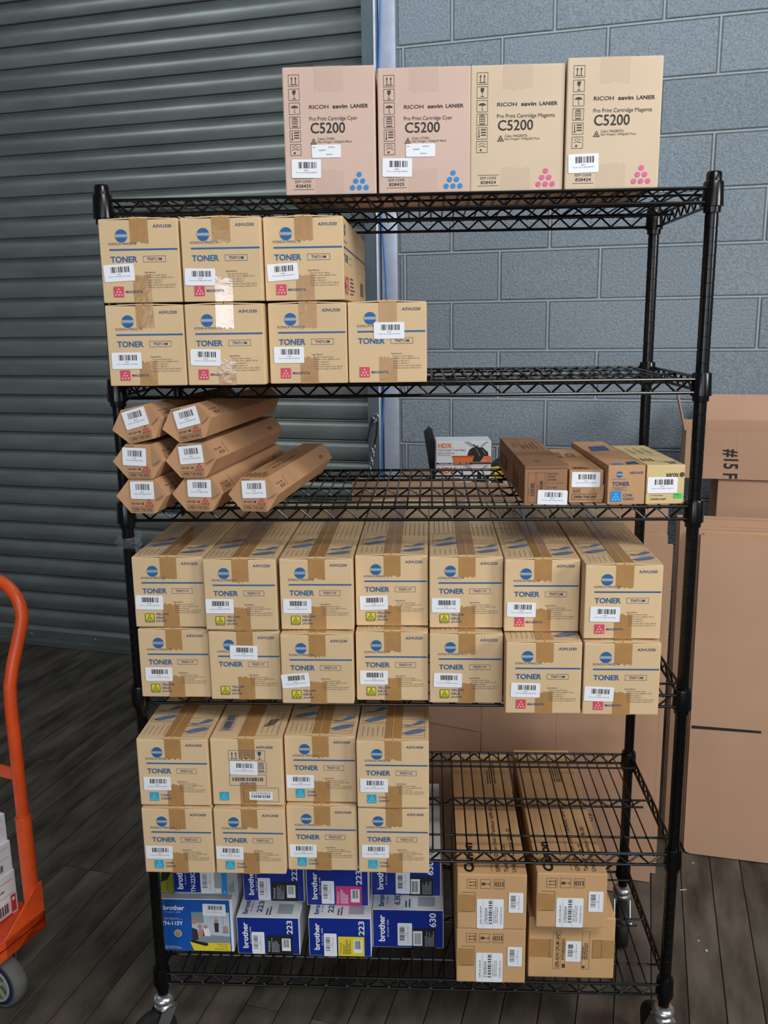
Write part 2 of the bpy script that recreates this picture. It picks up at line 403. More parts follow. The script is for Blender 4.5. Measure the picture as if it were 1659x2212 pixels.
g = sm(MB()); g.box(0.43, 0.446, 0.03, 0.06, 0.0, 3.45, GUI); obj('gap_filler', g, tr)
g = MB(); g.box(-3.5, 3.5, 0.10, 0.3, 3.3, 3.5, GUI); obj('lintel', g, tr)
def wp(s_, n_, z_):                               # wall coordinates -> world
    return (WO[0]+s_*math.cos(WA)-n_*math.sin(WA), WO[1]+s_*math.sin(WA)+n_*math.cos(WA), z_)
pts = []
for k in range(40):
    zz = 3.4-k*0.085
    pts.append(wp(0.447+0.010*math.sin(k*0.42)+0.012*max(0, math.sin((k-14)*0.25)), -0.020, zz))
tag(obj('data_cable', sm(MB().path(pts, 0.0032, CBL, 8))), 'thin blue cable hanging beside the shutter guide rail', 'cable')
# hasp, hook and chain on the guide
hk = thing('door_latch', 'small steel hook and chain hanging on the shutter guide', 'latch', wp(0.392, -0.02, 1.25), WA)
obj('eye_bolt', sm(MB().lathe([(0.012+0.004*math.cos(a*PI/4), 0.004*math.sin(a*PI/4)) for a in range(8)], CHR, 16, 'y', (0.02, -0.004, 0.05), closed=True)), hk)
obj('pin', sm(MB().path([(0.02, 0.012, 0.03), (0.02, -0.022, 0.03)], 0.006, CHR, 10)), hk)
obj('hook', sm(MB().path([(0.028, -0.012, 0.03), (0.025, -0.014, -0.03), (0.012, -0.014, -0.075), (0.008, -0.014, -0.08)], 0.0035, BLKP, 8)), hk)
obj('hook_arm', sm(MB().path([(0.006, -0.012, 0.045), (-0.008, -0.014, -0.01), (-0.02, -0.014, -0.06), (-0.022, -0.016, -0.067)], 0.0032, BLKP, 8)), hk)
for k in range(7):
    ring = [(0.008*math.cos(2*PI*a/10), 0.012*math.sin(2*PI*a/10)) for a in range(11)]
    zc = -0.085-0.02*k; xo = 0.010-0.003*k
    P_ = [(xo+(c if k % 2 == 0 else 0.002), -0.014+(0 if k % 2 == 0 else c), zc+d) for c, d in ring]
    obj('chain_link', sm(MB().path(P_, 0.0022, CHR, 6, cap=False)), hk)

# ------------------------------------------------------------------ wire rack
RW, RD, XL = 1.1707, 0.4494, -0.007
SZ = [1.961, 1.603, 1.347, 0.936, 0.558, 0.224]
POST_B = 0.158
rack = thing('wire_rack', 'black six-tier wire shelving rack on casters holding the cartons', 'shelving rack')
prof = [(0.0, POST_B), (0.0127, POST_B)]
zg = POST_B+0.0254
while zg < 1.965:
    prof += [(0.0127, zg-0.0012), (0.0119, zg-0.0006), (0.0119, zg+0.0006), (0.0127, zg+0.0012)]; zg += 0.0254
prof += [(0.0127, 1.966)]
post_me = sm(MB().lathe(prof, BLKM, 18)).mesh('post')
cap_me = sm(MB().lathe([(0.0127, 1.962), (0.0146, 1.963), (0.0146, 1.984), (0.0125, 1.988), (0, 1.989)], BLKM, 18)).mesh('post_cap')
col_me = sm(MB().lathe([(0.0125, 0.009), (0.0178, 0.009), (0.0188, 0.006), (0.0205, -0.034), (0.0205, -0.036), (0.0165, -0.037), (0.016, -0.047), (0.0125, -0.048)], BLKM, 20)).mesh('collar')
for (x, y) in ((XL, 0), (RW, 0), (XL, RD), (RW, RD)):
    p = obj('post', post_me, rack, (x, y, 0)); obj('post_cap', cap_me, p)
    for zz in SZ: obj('collar', col_me, p, (0, 0, zz))
def zigzag(a0, a1, n, z_hi, z_lo, fn, r):
    pts = []
    st = (a1-a0)/n
    for k in range(n+1):
        c = a0+k*st
        zc = z_hi if k % 2 == 0 else z_lo
        for d in ((-0.16, 0.12), (0, 0.0), (0.16, 0.12)):
            q = c+d[0]*st
            if q < a0-1e-6 or q > a1+1e-6: continue
            pts.append(fn(q, zc+(z_lo-z_hi)*d[1]*(1 if k % 2 == 0 else -1)))
    return sm(MB().path(pts, r, BLKM, 6))
TH = 0.026
rr_, rz_, rw_ = 0.0034, 0.0023, 0.0019
fx0, fx1 = XL+0.016, RW-0.016
yf, yb = -0.008, RD+0.008
xl, xr = XL-0.008, RW+0.008
def rail_x(y, z, r=rr_): return sm(MB().path([(fx0, y, z), (fx1, y, z)], r, BLKM, 8))
def rail_y(x, z, r=rr_): return sm(MB().path([(x, 0.016, z), (x, RD-0.016, z)], r, BLKM, 8))
zt_ = -0.0036
shelf_parts = []
for y in (yf, yb): shelf_parts += [('rail', rail_x(y, zt_)), ('rail', rail_x(y, zt_-TH)), ('zigzag_wire', zigzag(fx0+0.012, fx1-0.012, 46, zt_-0.003, zt_-TH+0.003, lambda q, zz, y=y: (q, y, zz), rz_))]
for x in (xl, xr): shelf_parts += [('rail', rail_y(x, zt_)), ('rail', rail_y(x, zt_-TH)), ('zigzag_wire', zigzag(0.028, RD-0.028, 16, zt_-0.003, zt_-TH+0.003, lambda q, zz, x=x: (x, q, zz), rz_))]
shelf_parts += [('brace_wire', sm(MB().path([(xl, 0.225, zt_-0.0035), (xr, 0.225, zt_-0.0035)], 0.0026, BLKM, 6))),
                ('brace_wire', sm(MB().path([(0.012, 0.225, zt_-0.022), (RW-0.012, 0.225, zt_-0.022)], 0.0026, BLKM, 6))),
                ('zigzag_wire', zigzag(0.02, RW-0.02, 44, zt_-0.005, zt_-0.021, lambda q, zz: (q, 0.225, zz), rz_)),
                ('brace_wire', sm(MB().path([(xl, 0.062, zt_-0.0035), (xr, 0.062, zt_-0.0035)], 0.0026, BLKM, 6))),
                ('brace_wire', sm(MB().path([(xl, RD-0.062, zt_-0.0035), (xr, RD-0.062, zt_-0.0035)], 0.0026, BLKM, 6)))]
shelf_parts = [(n, b.mesh(n)) for n, b in shelf_parts]
wire_me = sm(MB().path([(0, yf-0.003, -0.007), (0, yf+0.004, -rw_), (0, yb-0.004, -rw_), (0, yb+0.003, -0.007)], rw_, BLKM, 6)).mesh('wire')
NWIRE = 43
for zz in SZ:
    sh = bpy.data.objects.new('shelf', None); COL.objects.link(sh); sh.parent = rack; sh.location = (0, 0, zz)
    for n, me in shelf_parts: obj(n, me, sh)
    for k in range(NWIRE): obj('wire', wire_me, sh, (0.044+(RW-0.088)*k/(NWIRE-1), 0, 0))
# casters
def caster(x, y, rz):
    c = bpy.data.objects.new('caster', None); COL.objects.link(c); c.parent = rack; c.location = (x, y, 0); c.rotation_euler = (0, 0, rz)
    obj('swivel_cup', sm(MB().lathe([(0, 0.160), (0.013, 0.160), (0.021, 0.156), (0.0255, 0.150), (0.0262, 0.145), (0.024, 0.141), (0.017, 0.139), (0.020, 0.136), (0.0235, 0.133), (0.023, 0.127), (0, 0.126)], CHR, 24)), c)
    fk = MB()
    for sd in (-1, 1):
        pts = [(-0.022, 0.128), (0.016, 0.130), (0.046, 0.072), (0.046, 0.05), (0.024, 0.05), (-0.004, 0.095)]
        fk.prism(pts, 'y', sd*0.021-0.0015, sd*0.021+0.0015, CHR)
    fk.box(-0.022, 0.018, -0.0225, 0.0225, 0.126, 0.130, CHR)
    obj('fork', fk, c)
    wc = (0.035, 0, 0.0625)
    obj('wheel', sm(MB().lathe([(0.0, -0.015), (0.05, -0.015), (0.0595, -0.0125), (0.0625, -0.006), (0.0625, 0.006), (0.0595, 0.0125), (0.05, 0.015), (0.0, 0.015)], RUB, 28, 'y', wc)), c)
    obj('axle', sm(MB().path([(wc[0], -0.027, wc[2]), (wc[0], 0.027, wc[2])], 0.006, CHR, 10)), c)
caster(XL, 0, math.radians(228)); caster(RW, 0, math.radians(100)); caster(RW, RD, math.radians(262)); caster(XL, RD, math.radians(200))
# stretch film left around the front-left post
fm = sm(MB())
N = 18; rows = []
rr = random.Random(5)
o0 = 0
for k in range(12):
    t = k/11; zz = 1.284-0.026*t
    for j in range(N):
        a = 2*PI*j/N
        r = 0.0225+0.003*math.sin(3*a+k*0.7)+0.004*math.sin(PI*t)+rr.uniform(-0.0018, 0.0018)
        top = 0.007*math.sin(a*2+0.6) if k == 0 else 0
        fm.v.append((XL+r*math.cos(a), r*math.sin(a), zz+top))
fm.mi(FILM)
for k in range(11):
    for j in range(N): fm.f.append((k*N+j, k*N+(j+1) % N, (k+1)*N+(j+1) % N, (k+1)*N+j)); fm.m.append(0)
tag(obj('stretch_film', fm), 'crumpled clear stretch film wrapped round the front left post', 'plastic film')

# ------------------------------------------------------------------ toner cartons (tan, sheet print by ink colour)
CW, CH, CL = 0.151, 0.1512, 0.58
INKSET = {'M': ('A3VU330', 'TN711M'), 'Y': ('A3VU230', 'TN711Y'), 'C': ('A3VU430', 'TN711C')}
def fu(u): return (u-0.5)*CW
def fv(v): return (1-v)*CH
def logo(p, a, b, r):
    p.disc(a, b, r, BLUE, 24)
    for k, (q, t) in enumerate(((0.20, 0.05), (0.08, 0.07), (-0.06, 0.07), (-0.20, 0.05))):
        hw = r*math.sqrt(1-q*q)*1.0; p.rect(a-hw, a+hw, b+(q-t/1.3)*r, b+(q+t/1.3)*r, LABG, 1)
    hw = r; p.rect(a-r*0.97, a+r*0.97, b-r*0.03, b+r*0.03, LABG, 1)
def dots(p, a, b, d, r, m, lay=2, ringm=None):
    for row, y in ((1, 1.0), (2, 0.0), (3, -1.0)):
        for k in range(row):
            x = a+(k-(row-1)/2)*d
            if ringm: p.ring(x, b+y*d*0.9, r, r*0.5, ringm, 10, lay)
            else: p.disc(x, b+y*d*0.9, r, m, 12, lay)
def front_print(ink):
    p = Print(); code, tn = INKSET[ink]
    logo(p, fu(0.285), fv(0.19), 0.0118)
    p.text('KONICA MINOLTA', fu(0.12), fu(0.47), fv(0.30), fv(0.27), BLUED)
    p.text(code, fu(0.69), fu(0.925), fv(0.10), fv(0.062), BLUED, 0.012)
    p.rect(fu(0.125), fu(0.985), fv(0.366), fv(0.346), BLUE)
    p.text('TONER', fu(0.13), fu(0.47), fv(0.51), fv(0.435), BLUE, 0.022)
    p.frame(fu(0.545), fu(0.83), fv(0.51), fv(0.435), 0.0006, BLUED)
    p.text(tn, fu(0.595), fu(0.78), fv(0.49), fv(0.455), BLUED, 0.012)
    p.text('Ingredients:', fu(0.55), fu(0.69), fv(0.648), fv(0.622), INK)
    L = ['Styrene Acrylic Resin', 'Paraffin Wax (8002-74-2)', 'Organic Pigment 1', 'Organic Pigment 2', 'Amorphous Silica (7631-86-9)', 'Titanium Oxide (13463-67-7)']
    if ink != 'M': L[2:4] = ['Organic Pigment']
    for k, t in enumerate(L):
        wd = {0: 0.25, 1: 0.33, 2: 0.2, 3: 0.2, 4: 0.36, 5: 0.35}[k if len(L) == 6 or k < 3 else k+1]
        p.text(t, fu(0.575), fu(0.575+wd), fv(0.678+k*0.03), fv(0.656+k*0.03), INKG)
    a, b = fu(0.205), fv(0.865); h = 0.0098
    if ink == 'M':
        p.rect(a-h, a+h, b-h, b+h, MAG, 1); dots(p, a, b-0.0005, 0.0058, 0.0017, PALE)
        p.text('MAGENTA', fu(0.295), fu(0.515), fv(0.882), fv(0.850), BLUED, 0.012, lay=1)
    elif ink == 'Y':
        p.rrect(a-h, a+h, b-h, b+h, 0.002, GRN, 1); p.rrect(a-h+0.0013, a+h-0.0013, b-h+0.0013, b+h-0.0013, 0.001, YEL, 2); dots(p, a, b-0.0005, 0.0058, 0.0024, None, 3, GRN)
        for k, t in enumerate(('YELLOW', 'GELB', 'JAUNE')): p.text(t, fu(0.295), fu(0.295+(0.185, 0.12, 0.145)[k]), fv(0.825+0.052*k), fv(0.793+0.052*k), BLUED, 0.012, lay=1)
    else:
        p.rect(a-h, a+h, b-h, b+h, CYA, 1); dots(p, a, b-0.0005, 0.0058, 0.0017, PALC)
        for k, t in enumerate(('CYAN', 'CIANO')): p.text(t, fu(0.30), fu(0.30+(0.115, 0.145)[k]), fv(0.858+0.052*k), fv(0.826+0.052*k), BLUED, 0.012, lay=1)
    return [q.mesh('front_print') for q in p.clusters()]
def icon(p, kind, a, b, h, m, rot=0, t=0.0007):
    """one handling symbol in a square frame, half size h"""
    def R(x, y):
        if rot == 90: return (a-y*h, b+x*h)
        if rot == -90: return (a+y*h, b-x*h)
        return (a+x*h, b+y*h)
    p.frame(a-h, a+h, b-h, b+h, t, m)
    def pl(q): p.poly([R(*c) for c in q], m)
    if kind == 'up':
        for x in (-0.35, 0.35):
            pl([(x-0.06, -0.55), (x+0.06, -0.55), (x+0.06, 0.35), (x-0.06, 0.35)]); pl([(x-0.2, 0.3), (x+0.2, 0.3), (x, 0.65)])
        pl([(-0.65, -0.72), (0.65, -0.72), (0.65, -0.6), (-0.65, -0.6)])
    elif kind == 'glass':
        pl([(-0.3, 0.75), (0.3, 0.75), (0.3, 0.3), (0.15, 0.0), (-0.15, 0.0), (-0.3, 0.3)]); pl([(-0.04, 0), (0.04, 0), (0.04, -0.65), (-0.04, -0.65)]); pl([(-0.3, -0.65), (0.3, -0.65), (0.3, -0.76), (-0.3, -0.76)])
    elif kind == 'rain':
        pl([(0.66*math.cos(PI*k/8), 0.1+0.42*math.sin(PI*k/8)) for k in range(9)]); pl([(-0.04, 0.1), (0.04, 0.1), (0.04, -0.7), (-0.04, -0.7)]); pl([(0.04, -0.7), (0.2, -0.7), (0.2, -0.62), (0.04, -0.62)])
    elif kind == 'stack':
        pl([(-0.5, -0.8), (0.5, -0.8), (0.5, -0.6), (-0.5, -0.6)]); pl([(-0.5, -0.45), (-0.42, -0.45), (-0.42, 0.75), (-0.5, 0.75)]); pl([(0.42, -0.45), (0.5, -0.45), (0.5, 0.75), (0.42, 0.75)])
        for yy in (-0.3, 0.05, 0.4, 0.68): pl([(-0.34, yy), (0.34, yy), (0.34, yy+0.14), (-0.34, yy+0.14)])
    elif kind == 'temp':
        pl([(-0.62, -0.45), (-0.5, -0.45), (-0.5, 0.7), (-0.62, 0.7)]); pl([(-0.56+0.16*math.cos(k*0.785), -0.55+0.16*math.sin(k*0.785)) for k in range(8)])
        for yy in (-0.4, 0.05, 0.5): pl([(-0.2, yy), (0.7, yy), (0.7, yy+0.2), (-0.2, yy+0.2)])
    elif kind == 'sun':
        for k in range(5):
            an = PI*(0.12+0.19*k); c, d = math.cos(an), math.sin(an)
            pl([(c*0.25-d*0.03, 0.3+d*0.25+c*0.03), (c*0.25+d*0.03, 0.3+d*0.25-c*0.03), (c*0.75+d*0.03, 0.3+d*0.55-c*0.03), (c*0.75-d*0.03, 0.3+d*0.55+c*0.03)])
        pl([(-0.7, -0.1), (0, 0.15), (0.7, -0.1), (0.7, -0.02), (0, 0.24), (-0.7, -0.02)]); pl([(-0.2+0.2*math.cos(k*0.785), -0.55+0.2*math.sin(k*0.785)) for k in range(8)])
def top_print(var=0):
    p = Print(lambda a, b, e: (a, b, CH+0.0046+e), base=0.0002)
    a = CW/2
    if var == 0:
        for k in range(5):
            for b0, L in ((0.012, 0.05), (0.20, 0.13), (0.40, 0.10)): p.rect(-a+0.012+k*0.0105, -a+0.0128+k*0.0105, b0+0.003*(k % 2), b0+L-0.004*(k % 3), BLUED)
        for k in range(5): p.rect(0.024+k*0.0105, 0.0248+k*0.0105, 0.16, 0.29-0.006*(k % 3), INK)
        p.rect(-0.0011, 0.0011, 0.004, CL-0.004, KED, 5)
        p.frame(0.012, a-0.008, 0.008, 0.14, 0.0006, INKG); p.frame(-a+0.008, -0.012, 0.075, 0.19, 0.0006, INKG)
        for (cx, cy, f) in ((0.045, 0.035, 1), (0.045, 0.075, -1), (-0.038, 0.095, 1), (-0.042, 0.14, -1)):
            p.poly([(cx-0.026, cy-0.006), (cx-0.004, cy+0.008*f+0.002), (cx+0.012, cy+0.016), (cx+0.026, cy+0.012), (cx+0.016, cy), (cx+0.004, cy-0.006), (cx-0.012, cy-0.012)], BLUES)
            p.line((cx-0.03, cy+0.02), (cx+0.028, cy+0.024), 0.0008, INKG); p.line((cx-0.03, cy-0.016), (cx+0.02, cy-0.014), 0.0008, INKG)
    else:
        p.frame(-a+0.014, -a+0.04, 0.03, 0.11, 0.0008, BLUED); p.bars(-a+0.018, -a+0.036, 0.035, 0.105, BLUED, 30, 90)
        for k in range(4): p.rect(0.03+k*0.011, 0.0308+k*0.011, 0.02, 0.12, INKG)
        p.frame(0.014, a-0.01, 0.01, 0.13, 0.0006, INKG); p.poly([(0.03, 0.05), (0.05, 0.06), (0.06, 0.09), (0.04, 0.085)], INKG)
    return [q.mesh('top_print') for q in p.clusters()]
body_me = rbox(CW, CL, CH, KR, 0.0022, 'body')
flapL = MB(); flapL.add([(-CW/2+0.001, 0.001, CH-0.0005), (-0.0012, 0.001, CH+0.0025), (-0.0012, CL-0.001, CH+0.0025), (-CW/2+0.001, CL-0.001, CH-0.0005),
                         (-CW/2+0.001, 0.001, CH+0.0016), (-0.0012, 0.001, CH+0.0046), (-0.0012, CL-0.001, CH+0.0046), (-CW/2+0.001, CL-0.001, CH+0.0016)],
                        [(3, 2, 1, 0), (4, 5, 6, 7), (0, 1, 5, 4), (1, 2, 6, 5), (2, 3, 7, 6), (3, 0, 4, 7)], KR)
flapR = MB(); flapR.add([(-x, y, z_) for x, y, z_ in flapL.v], [f[::-1] for f in flapL.f], KR)
flapL, flapR = flapL.mesh('top_flap'), flapR.mesh('top_flap')
tx0, tx1 = fu(0.395), fu(0.625)
def tape_top(seed, drop=0.30):
    b = jag_tape(tx0, tx1, fv(drop), CH, 'bottom', seed=seed)
    zt2 = CH+0.0049
    b.add([(tx0, -0.0004, CH), (tx1, -0.0004, CH), (tx1, 0.004, zt2), (0.0, 0.005, zt2+0.0006), (tx0, 0.004, zt2)], [(0, 1, 2, 3, 4)], TAPE)
    b.add([(tx0, 0.004, zt2), (0, 0.005, zt2+0.0006), (tx1, 0.004, zt2), (tx1, CL, zt2), (0, CL, zt2+0.0006), (tx0, CL, zt2)], [(0, 1, 4, 5), (1, 2, 3, 4)], TAPE)
    return b.mesh('packing_tape')
TT = [tape_top(k, 0.27+0.012*(k % 4)) for k in range(6)]
TBm = [jag_tape(tx0, tx1, 0.0, fv(0.665+0.012*(k % 4)), 'top', seed=20+k).mesh('packing_tape') for k in range(6)]
FP = {k: front_print(k) for k in 'MYC'}
TP = top_print(0); TP2 = top_print(1)
def sym_print():
    p = Print()
    p.text('A3VU430', fu(0.645), fu(0.88), fv(0.135), fv(0.095), BLUED, 0.012)
    for k, n in enumerate(('up', 'sun', 'glass')): icon(p, n, fu(0.33+0.18*k), fv(0.24), 0.0118, BLUED)
    for k, n in enumerate(('rain', 'temp', 'stack')): icon(p, n, fu(0.345+0.18*k), fv(0.42), 0.0118, BLUED)
    p.frame(fu(0.25), fu(0.775), fv(0.70), fv(0.53), 0.0007, BLUED); p.bars(fu(0.29), fu(0.73), fv(0.63), fv(0.575), BLUED, 44); p.text('A3VU430', fu(0.41), fu(0.62), fv(0.675), fv(0.645), BLUED)
    p.frame(fu(0.44), fu(0.94), fv(0.945), fv(0.73), 0.0007, BLUED)
    p.rect(fu(0.52), fu(0.85), fv(0.915), fv(0.79), LAB, 1); p.text('3CA3YR5010', fu(0.55), fu(0.82), fv(0.832), fv(0.80), INK, lay=2); p.bars(fu(0.55), fu(0.82), fv(0.885), fv(0.842), INK, 36, lay=2)
    a, b = fu(0.165), fv(0.865); h = 0.0098
    p.rect(a-h, a+h, b-h, b+h, CYA, 1); dots(p, a, b-0.0005, 0.0058, 0.0017, PALC)
    return [q.mesh('front_print') for q in p.clusters()]
SYM = sym_print()
INKN = {'M': 'magenta', 'Y': 'yellow', 'C': 'cyan'}
ci = 0
def toner(ink, x, y, z, lab, label, rz=0.0, sym=False, grp=None):
    global ci
    t = thing('toner_carton', label, 'carton', (x, y, z), math.radians(rz), grp)
    obj('body', body_me, t); obj('top_flap', flapL, t); obj('top_flap', flapR, t)
    obj('packing_tape', TT[ci % 6], t); obj('packing_tape', TBm[(ci*5+2) % 6], t)
    obj('front_print', SYM if sym else FP[ink], t); obj('top_print', TP2 if sym else TP, t)
    put_label(t, fu(lab[0]), fv(lab[1]), lab[2], INKSET[ink][0])
    ci += 1
    return t
e_ = 0.0008
ordn = ['first', 'second', 'third', 'fourth', 'fifth', 'sixth', 'seventh']
# second shelf: seven magenta cartons
for k, (x, y, lb) in enumerate([(0.0875, -0.088, (0.237, 0.68, 0)), (0.2415, -0.088, (0.24, 0.65, -1.5)), (0.3985, -0.070, (0.253, 0.635, 0)), (0.5515, -0.066, (0.525, 0.345, 0))]):
    toner('M', x, y, SZ[1]+e_, lb, ['leftmost magenta toner carton in the lower row on the second shelf', 'magenta toner carton with shiny tape, second in the second shelf lower row', 'third magenta toner carton from the left in the second shelf lower row', 'magenta toner carton on the second shelf with its sticker over the blue line'][k], grp='magenta cartons on the second shelf')
t3 = None
for k, (x, y, lb) in enumerate([(0.0875, -0.090, (0.227, 0.635, 2.6)), (0.2425, -0.088, (0.22, 0.70, -1)), (0.3960, -0.072, (0.23, 0.65, 3.5))]):
    t3 = toner('M', x, y, SZ[1]+e_+CH+0.0062, lb, ['leftmost magenta toner carton in the upper row, below the top shelf', 'middle magenta toner carton of the three in the upper row below the top shelf', 'magenta toner carton with its right side showing, upper row below the top shelf'][k], grp='magenta cartons on the second shelf')
sp = Print(lambda a, b, e: (CW/2+e, a, b))
logo(sp, 0.03, fv(0.14), 0.011); sp.rect(0.005, CL-0.01, fv(0.366), fv(0.346), BLUE)
sp.text('KONICA MINOLTA', 0.008, 0.075, fv(0.30), fv(0.265), BLUED); sp.text('TONER', 0.012, 0.09, fv(0.53), fv(0.43), BLUE, 0.02); sp.frame(0.11, 0.17, fv(0.53), fv(0.44), 0.0008, BLUED)
sp.text('MAGENTA', 0.01, 0.10, fv(0.93), fv(0.70), MAG, 0.012); sp.textblock(0.13, 0.24, fv(0.95), fv(0.7), 5, BLUED, 0.4)
sp.bars(0.40, 0.5, fv(0.9), fv(0.7), INK, 30)
obj('side_print', sp, t3)
# fourth shelf: ten yellow, four magenta
S4L = [(0.0885, -0.045, (0.265, 0.655, 0)), (0.242, -0.055, (0.49, 0.30, -1)), (0.397, -0.073, (0.195, 0.66, 5)), (0.5525, -0.054, (0.245, 0.66, 0)), (0.7065, -0.064, (0.25, 0.665, -1)), (0.860, -0.112, (0.262, 0.665, -1)), (1.0145, -0.115, (0.21, 0.705, -2))]
S4U = [(0.0860, -0.043, (0.215, 0.64, -1)), (0.2405, -0.060, (0.205, 0.655, 0)), (0.398, -0.056, (0.232, 0.66, 0)), (0.5525, -0.030, (0.25, 0.665, 2)), (0.7065, -0.042, (0.225, 0.675, 0)), (0.859, -0.062, (0.23, 0.69, -1)), (1.0135, -0.103, (0.27, 0.66, -1))]
for row, L in (('lower', S4L), ('upper', S4U)):
    for k, (x, y, lb) in enumerate(L):
        ink = 'Y' if k < 5 else 'M'
        if ink == 'Y': nm = f'{["leftmost", "second", "third", "fourth", "fifth"][k]} {"yellow toner carton" if k == 0 else "from left yellow toner carton"} in the {row} row on the fourth shelf'
        else: nm = f'{"inner" if k == 5 else "outer"} magenta toner carton in the {row} row at the right end of the fourth shelf'
        if row == 'lower' and k == 1: nm = 'yellow toner carton in the fourth shelf lower row with its sticker over the blue line'
        if row == 'lower' and k == 2: nm = 'yellow toner carton with a crooked sticker in the fourth shelf lower row'
        toner(ink, x, y, SZ[3]+e_+(CH+0.0062 if row == 'upper' else 0), lb, nm, grp='toner cartons on the fourth shelf')
# fifth shelf: eight cyan
S5L = [(0.0905, -0.112, (0.22, 0.675, 0)), (0.2455, -0.111, (0.21, 0.67, -1)), (0.399, -0.094, (0.225, 0.69, 0)), (0.553, -0.099, (0.24, 0.66, 0))]
S5U = [(0.089, -0.106, (0.26, 0.665, 0.5)), (0.2445, -0.101, (0.46, 0.43, -1)), (0.399, -0.085, (0.21, 0.685, 0)), (0.553, -0.104, (0.24, 0.66, 0))]
for row, L in (('lower', S5L), ('upper', S5U)):
    for k, (x, y, lb) in enumerate(L):
        nm = f'{["leftmost", "second from left", "third from left", "rightmost"][k]} cyan toner carton in the {row} row on the fifth shelf'
        if row == 'upper' and k == 1: nm = 'cyan toner carton on the fifth shelf turned to show handling symbols'
        toner('C', x, y, SZ[4]+e_+(CH+0.0062 if row == 'upper' else 0), lb, nm, sym=(row == 'upper' and k == 1), grp='cyan toner cartons on the fifth shelf')

# ------------------------------------------------------------------ top shelf: four print cartridge cartons
def big_carton(x, y, z, m, colour, lab, label, hgt, lab2=None, rz=0.0, seed=0):
    W_, L_ = 0.1765, 0.30
    t = thing('cartridge_carton', label, 'carton', (x, y, z), math.radians(rz), 'print cartridge cartons on the top shelf')
    obj('body', rbox(W_, L_, hgt, m, 0.003, 'body'), t)
    X = lambda u: (u-0.5)*W_
    Z = lambda v: (1-v)*hgt
    p = Print()
    for k, n in enumerate(('up', 'glass', 'rain', 'stack', 'temp', 'sun')): icon(p, n, X(0.125), Z(0.105+0.107*k), 0.0105, INK)
    p.text('RICOH', X(0.285), X(0.495), Z(0.325), Z(0.295), INK, 0.01); p.text('savin', X(0.54), X(0.70), Z(0.325), Z(0.295), INKB, 0.02); p.text('LANIER', X(0.735), X(0.925), Z(0.325), Z(0.295), INKB, 0.015)
    word = {'C': 'Cyan', 'M': 'Magenta'}[colour]
    p.text('Pro Print Cartridge '+word, X(0.285), X(0.80 if colour == 'C' else 0.90), Z(0.425), Z(0.385), INK)
    p.text('C5200', X(0.295), X(0.67), Z(0.515), Z(0.432), INKB, 0.008)
    p.text('Color: '+word.upper(), X(0.37), X(0.55 if colour == 'C' else 0.61), Z(0.568), Z(0.548), INK)
    p.text('Net Weight: 1020g(35.98oz)' if colour == 'C' else 'Net Weight: 1099g(38.77oz)', X(0.37), X(0.74), Z(0.595), Z(0.574), INK)
    dots(p, X(0.325), Z(0.578), 0.0042, 0.0016, INK)
    p.rect(X(0.085), X(0.31), Z(0.868), Z(0.865), INK); p.text('EDP CODE', X(0.11), X(0.285), Z(0.90), Z(0.88), INK); p.text('828425' if colour == 'C' else '828424', X(0.115), X(0.28), Z(0.938), Z(0.913), INKB, 0.006); p.rect(X(0.085), X(0.31), Z(0.955), Z(0.952), INK)
    dots(p, X(0.815), Z(0.895), 0.0133, 0.0049, CYD if colour == 'C' else MAGD)
    obj('front_print', p, t)
    ta = jag_tape(-0.028, 0.028, Z(0.19), hgt, 'bottom', CTAPE, seed=seed); ta.add([(-0.028, -0.0004, hgt), (0.028, -0.0004, hgt), (0.028, 0.002, hgt+0.0012), (-0.028, 0.002, hgt+0.0012)], [(0, 1, 2, 3)], CTAPE)
    ta.add([(-0.028, 0.002, hgt+0.0012), (0.028, 0.002, hgt+0.0012), (0.028, L_, hgt+0.0012), (-0.028, L_, hgt+0.0012)], [(0, 1, 2, 3)], CTAPE)
    obj('clear_tape', ta, t); obj('clear_tape', jag_tape(-0.030, 0.026, 0, Z(0.80), 'top', CTAPE, seed=seed+4), t)
    if lab: put_label(t, X(lab[0]), Z(lab[1]), lab[2], '8284'+('25' if colour == 'C' else '24'), 0.057, 0.034)
    if lab2:
        b = Print(base=0.0013); b.rrect(-0.028, 0.028, -0.0118, 0.0118, 0.0025, LAB); o = obj('address_label', b, t, (X(lab2[0]), 0, Z(lab2[1])), (0, math.radians(-lab2[2]), 0))
        q = Print(base=0.0016); q.textblock(-0.026, -0.018, 0.004, 0.008, 1, LABG); q.textblock(0.004, 0.024, 0.004, 0.008, 1, LABG); q.textblock(-0.014, 0.006, -0.002, 0.003, 1, LABG); q.textblock(0.0, 0.02, -0.009, -0.005, 1, LABG); obj('address_print', q, o)
    return t
big_carton(0.4425, 0.008, SZ[0]+e_, KRP, 'C', (0.235, 0.79, -1), 'leftmost pinkish carton with six cyan dots on the top shelf', 0.2315, (0.46, 0.655, 0), seed=1)
big_carton(0.6235, 0.010, SZ[0]+e_, KRP, 'C', (0.205, 0.79, -1.5), 'second pinkish carton with six cyan dots, middle of the top shelf', 0.226, (0.46, 0.655, -0.5), seed=2)
big_carton(0.8000, 0.010, SZ[0]+e_, KRB, 'M', None, 'beige carton with six pink dots and no sticker on the top shelf', 0.226, seed=3)
big_carton(0.9795, 0.004, SZ[0]+e_, KRB, 'M', (0.195, 0.80, 1.5), 'rightmost beige carton with pink dots and a barcode sticker on the top shelf', 0.233, seed=4)

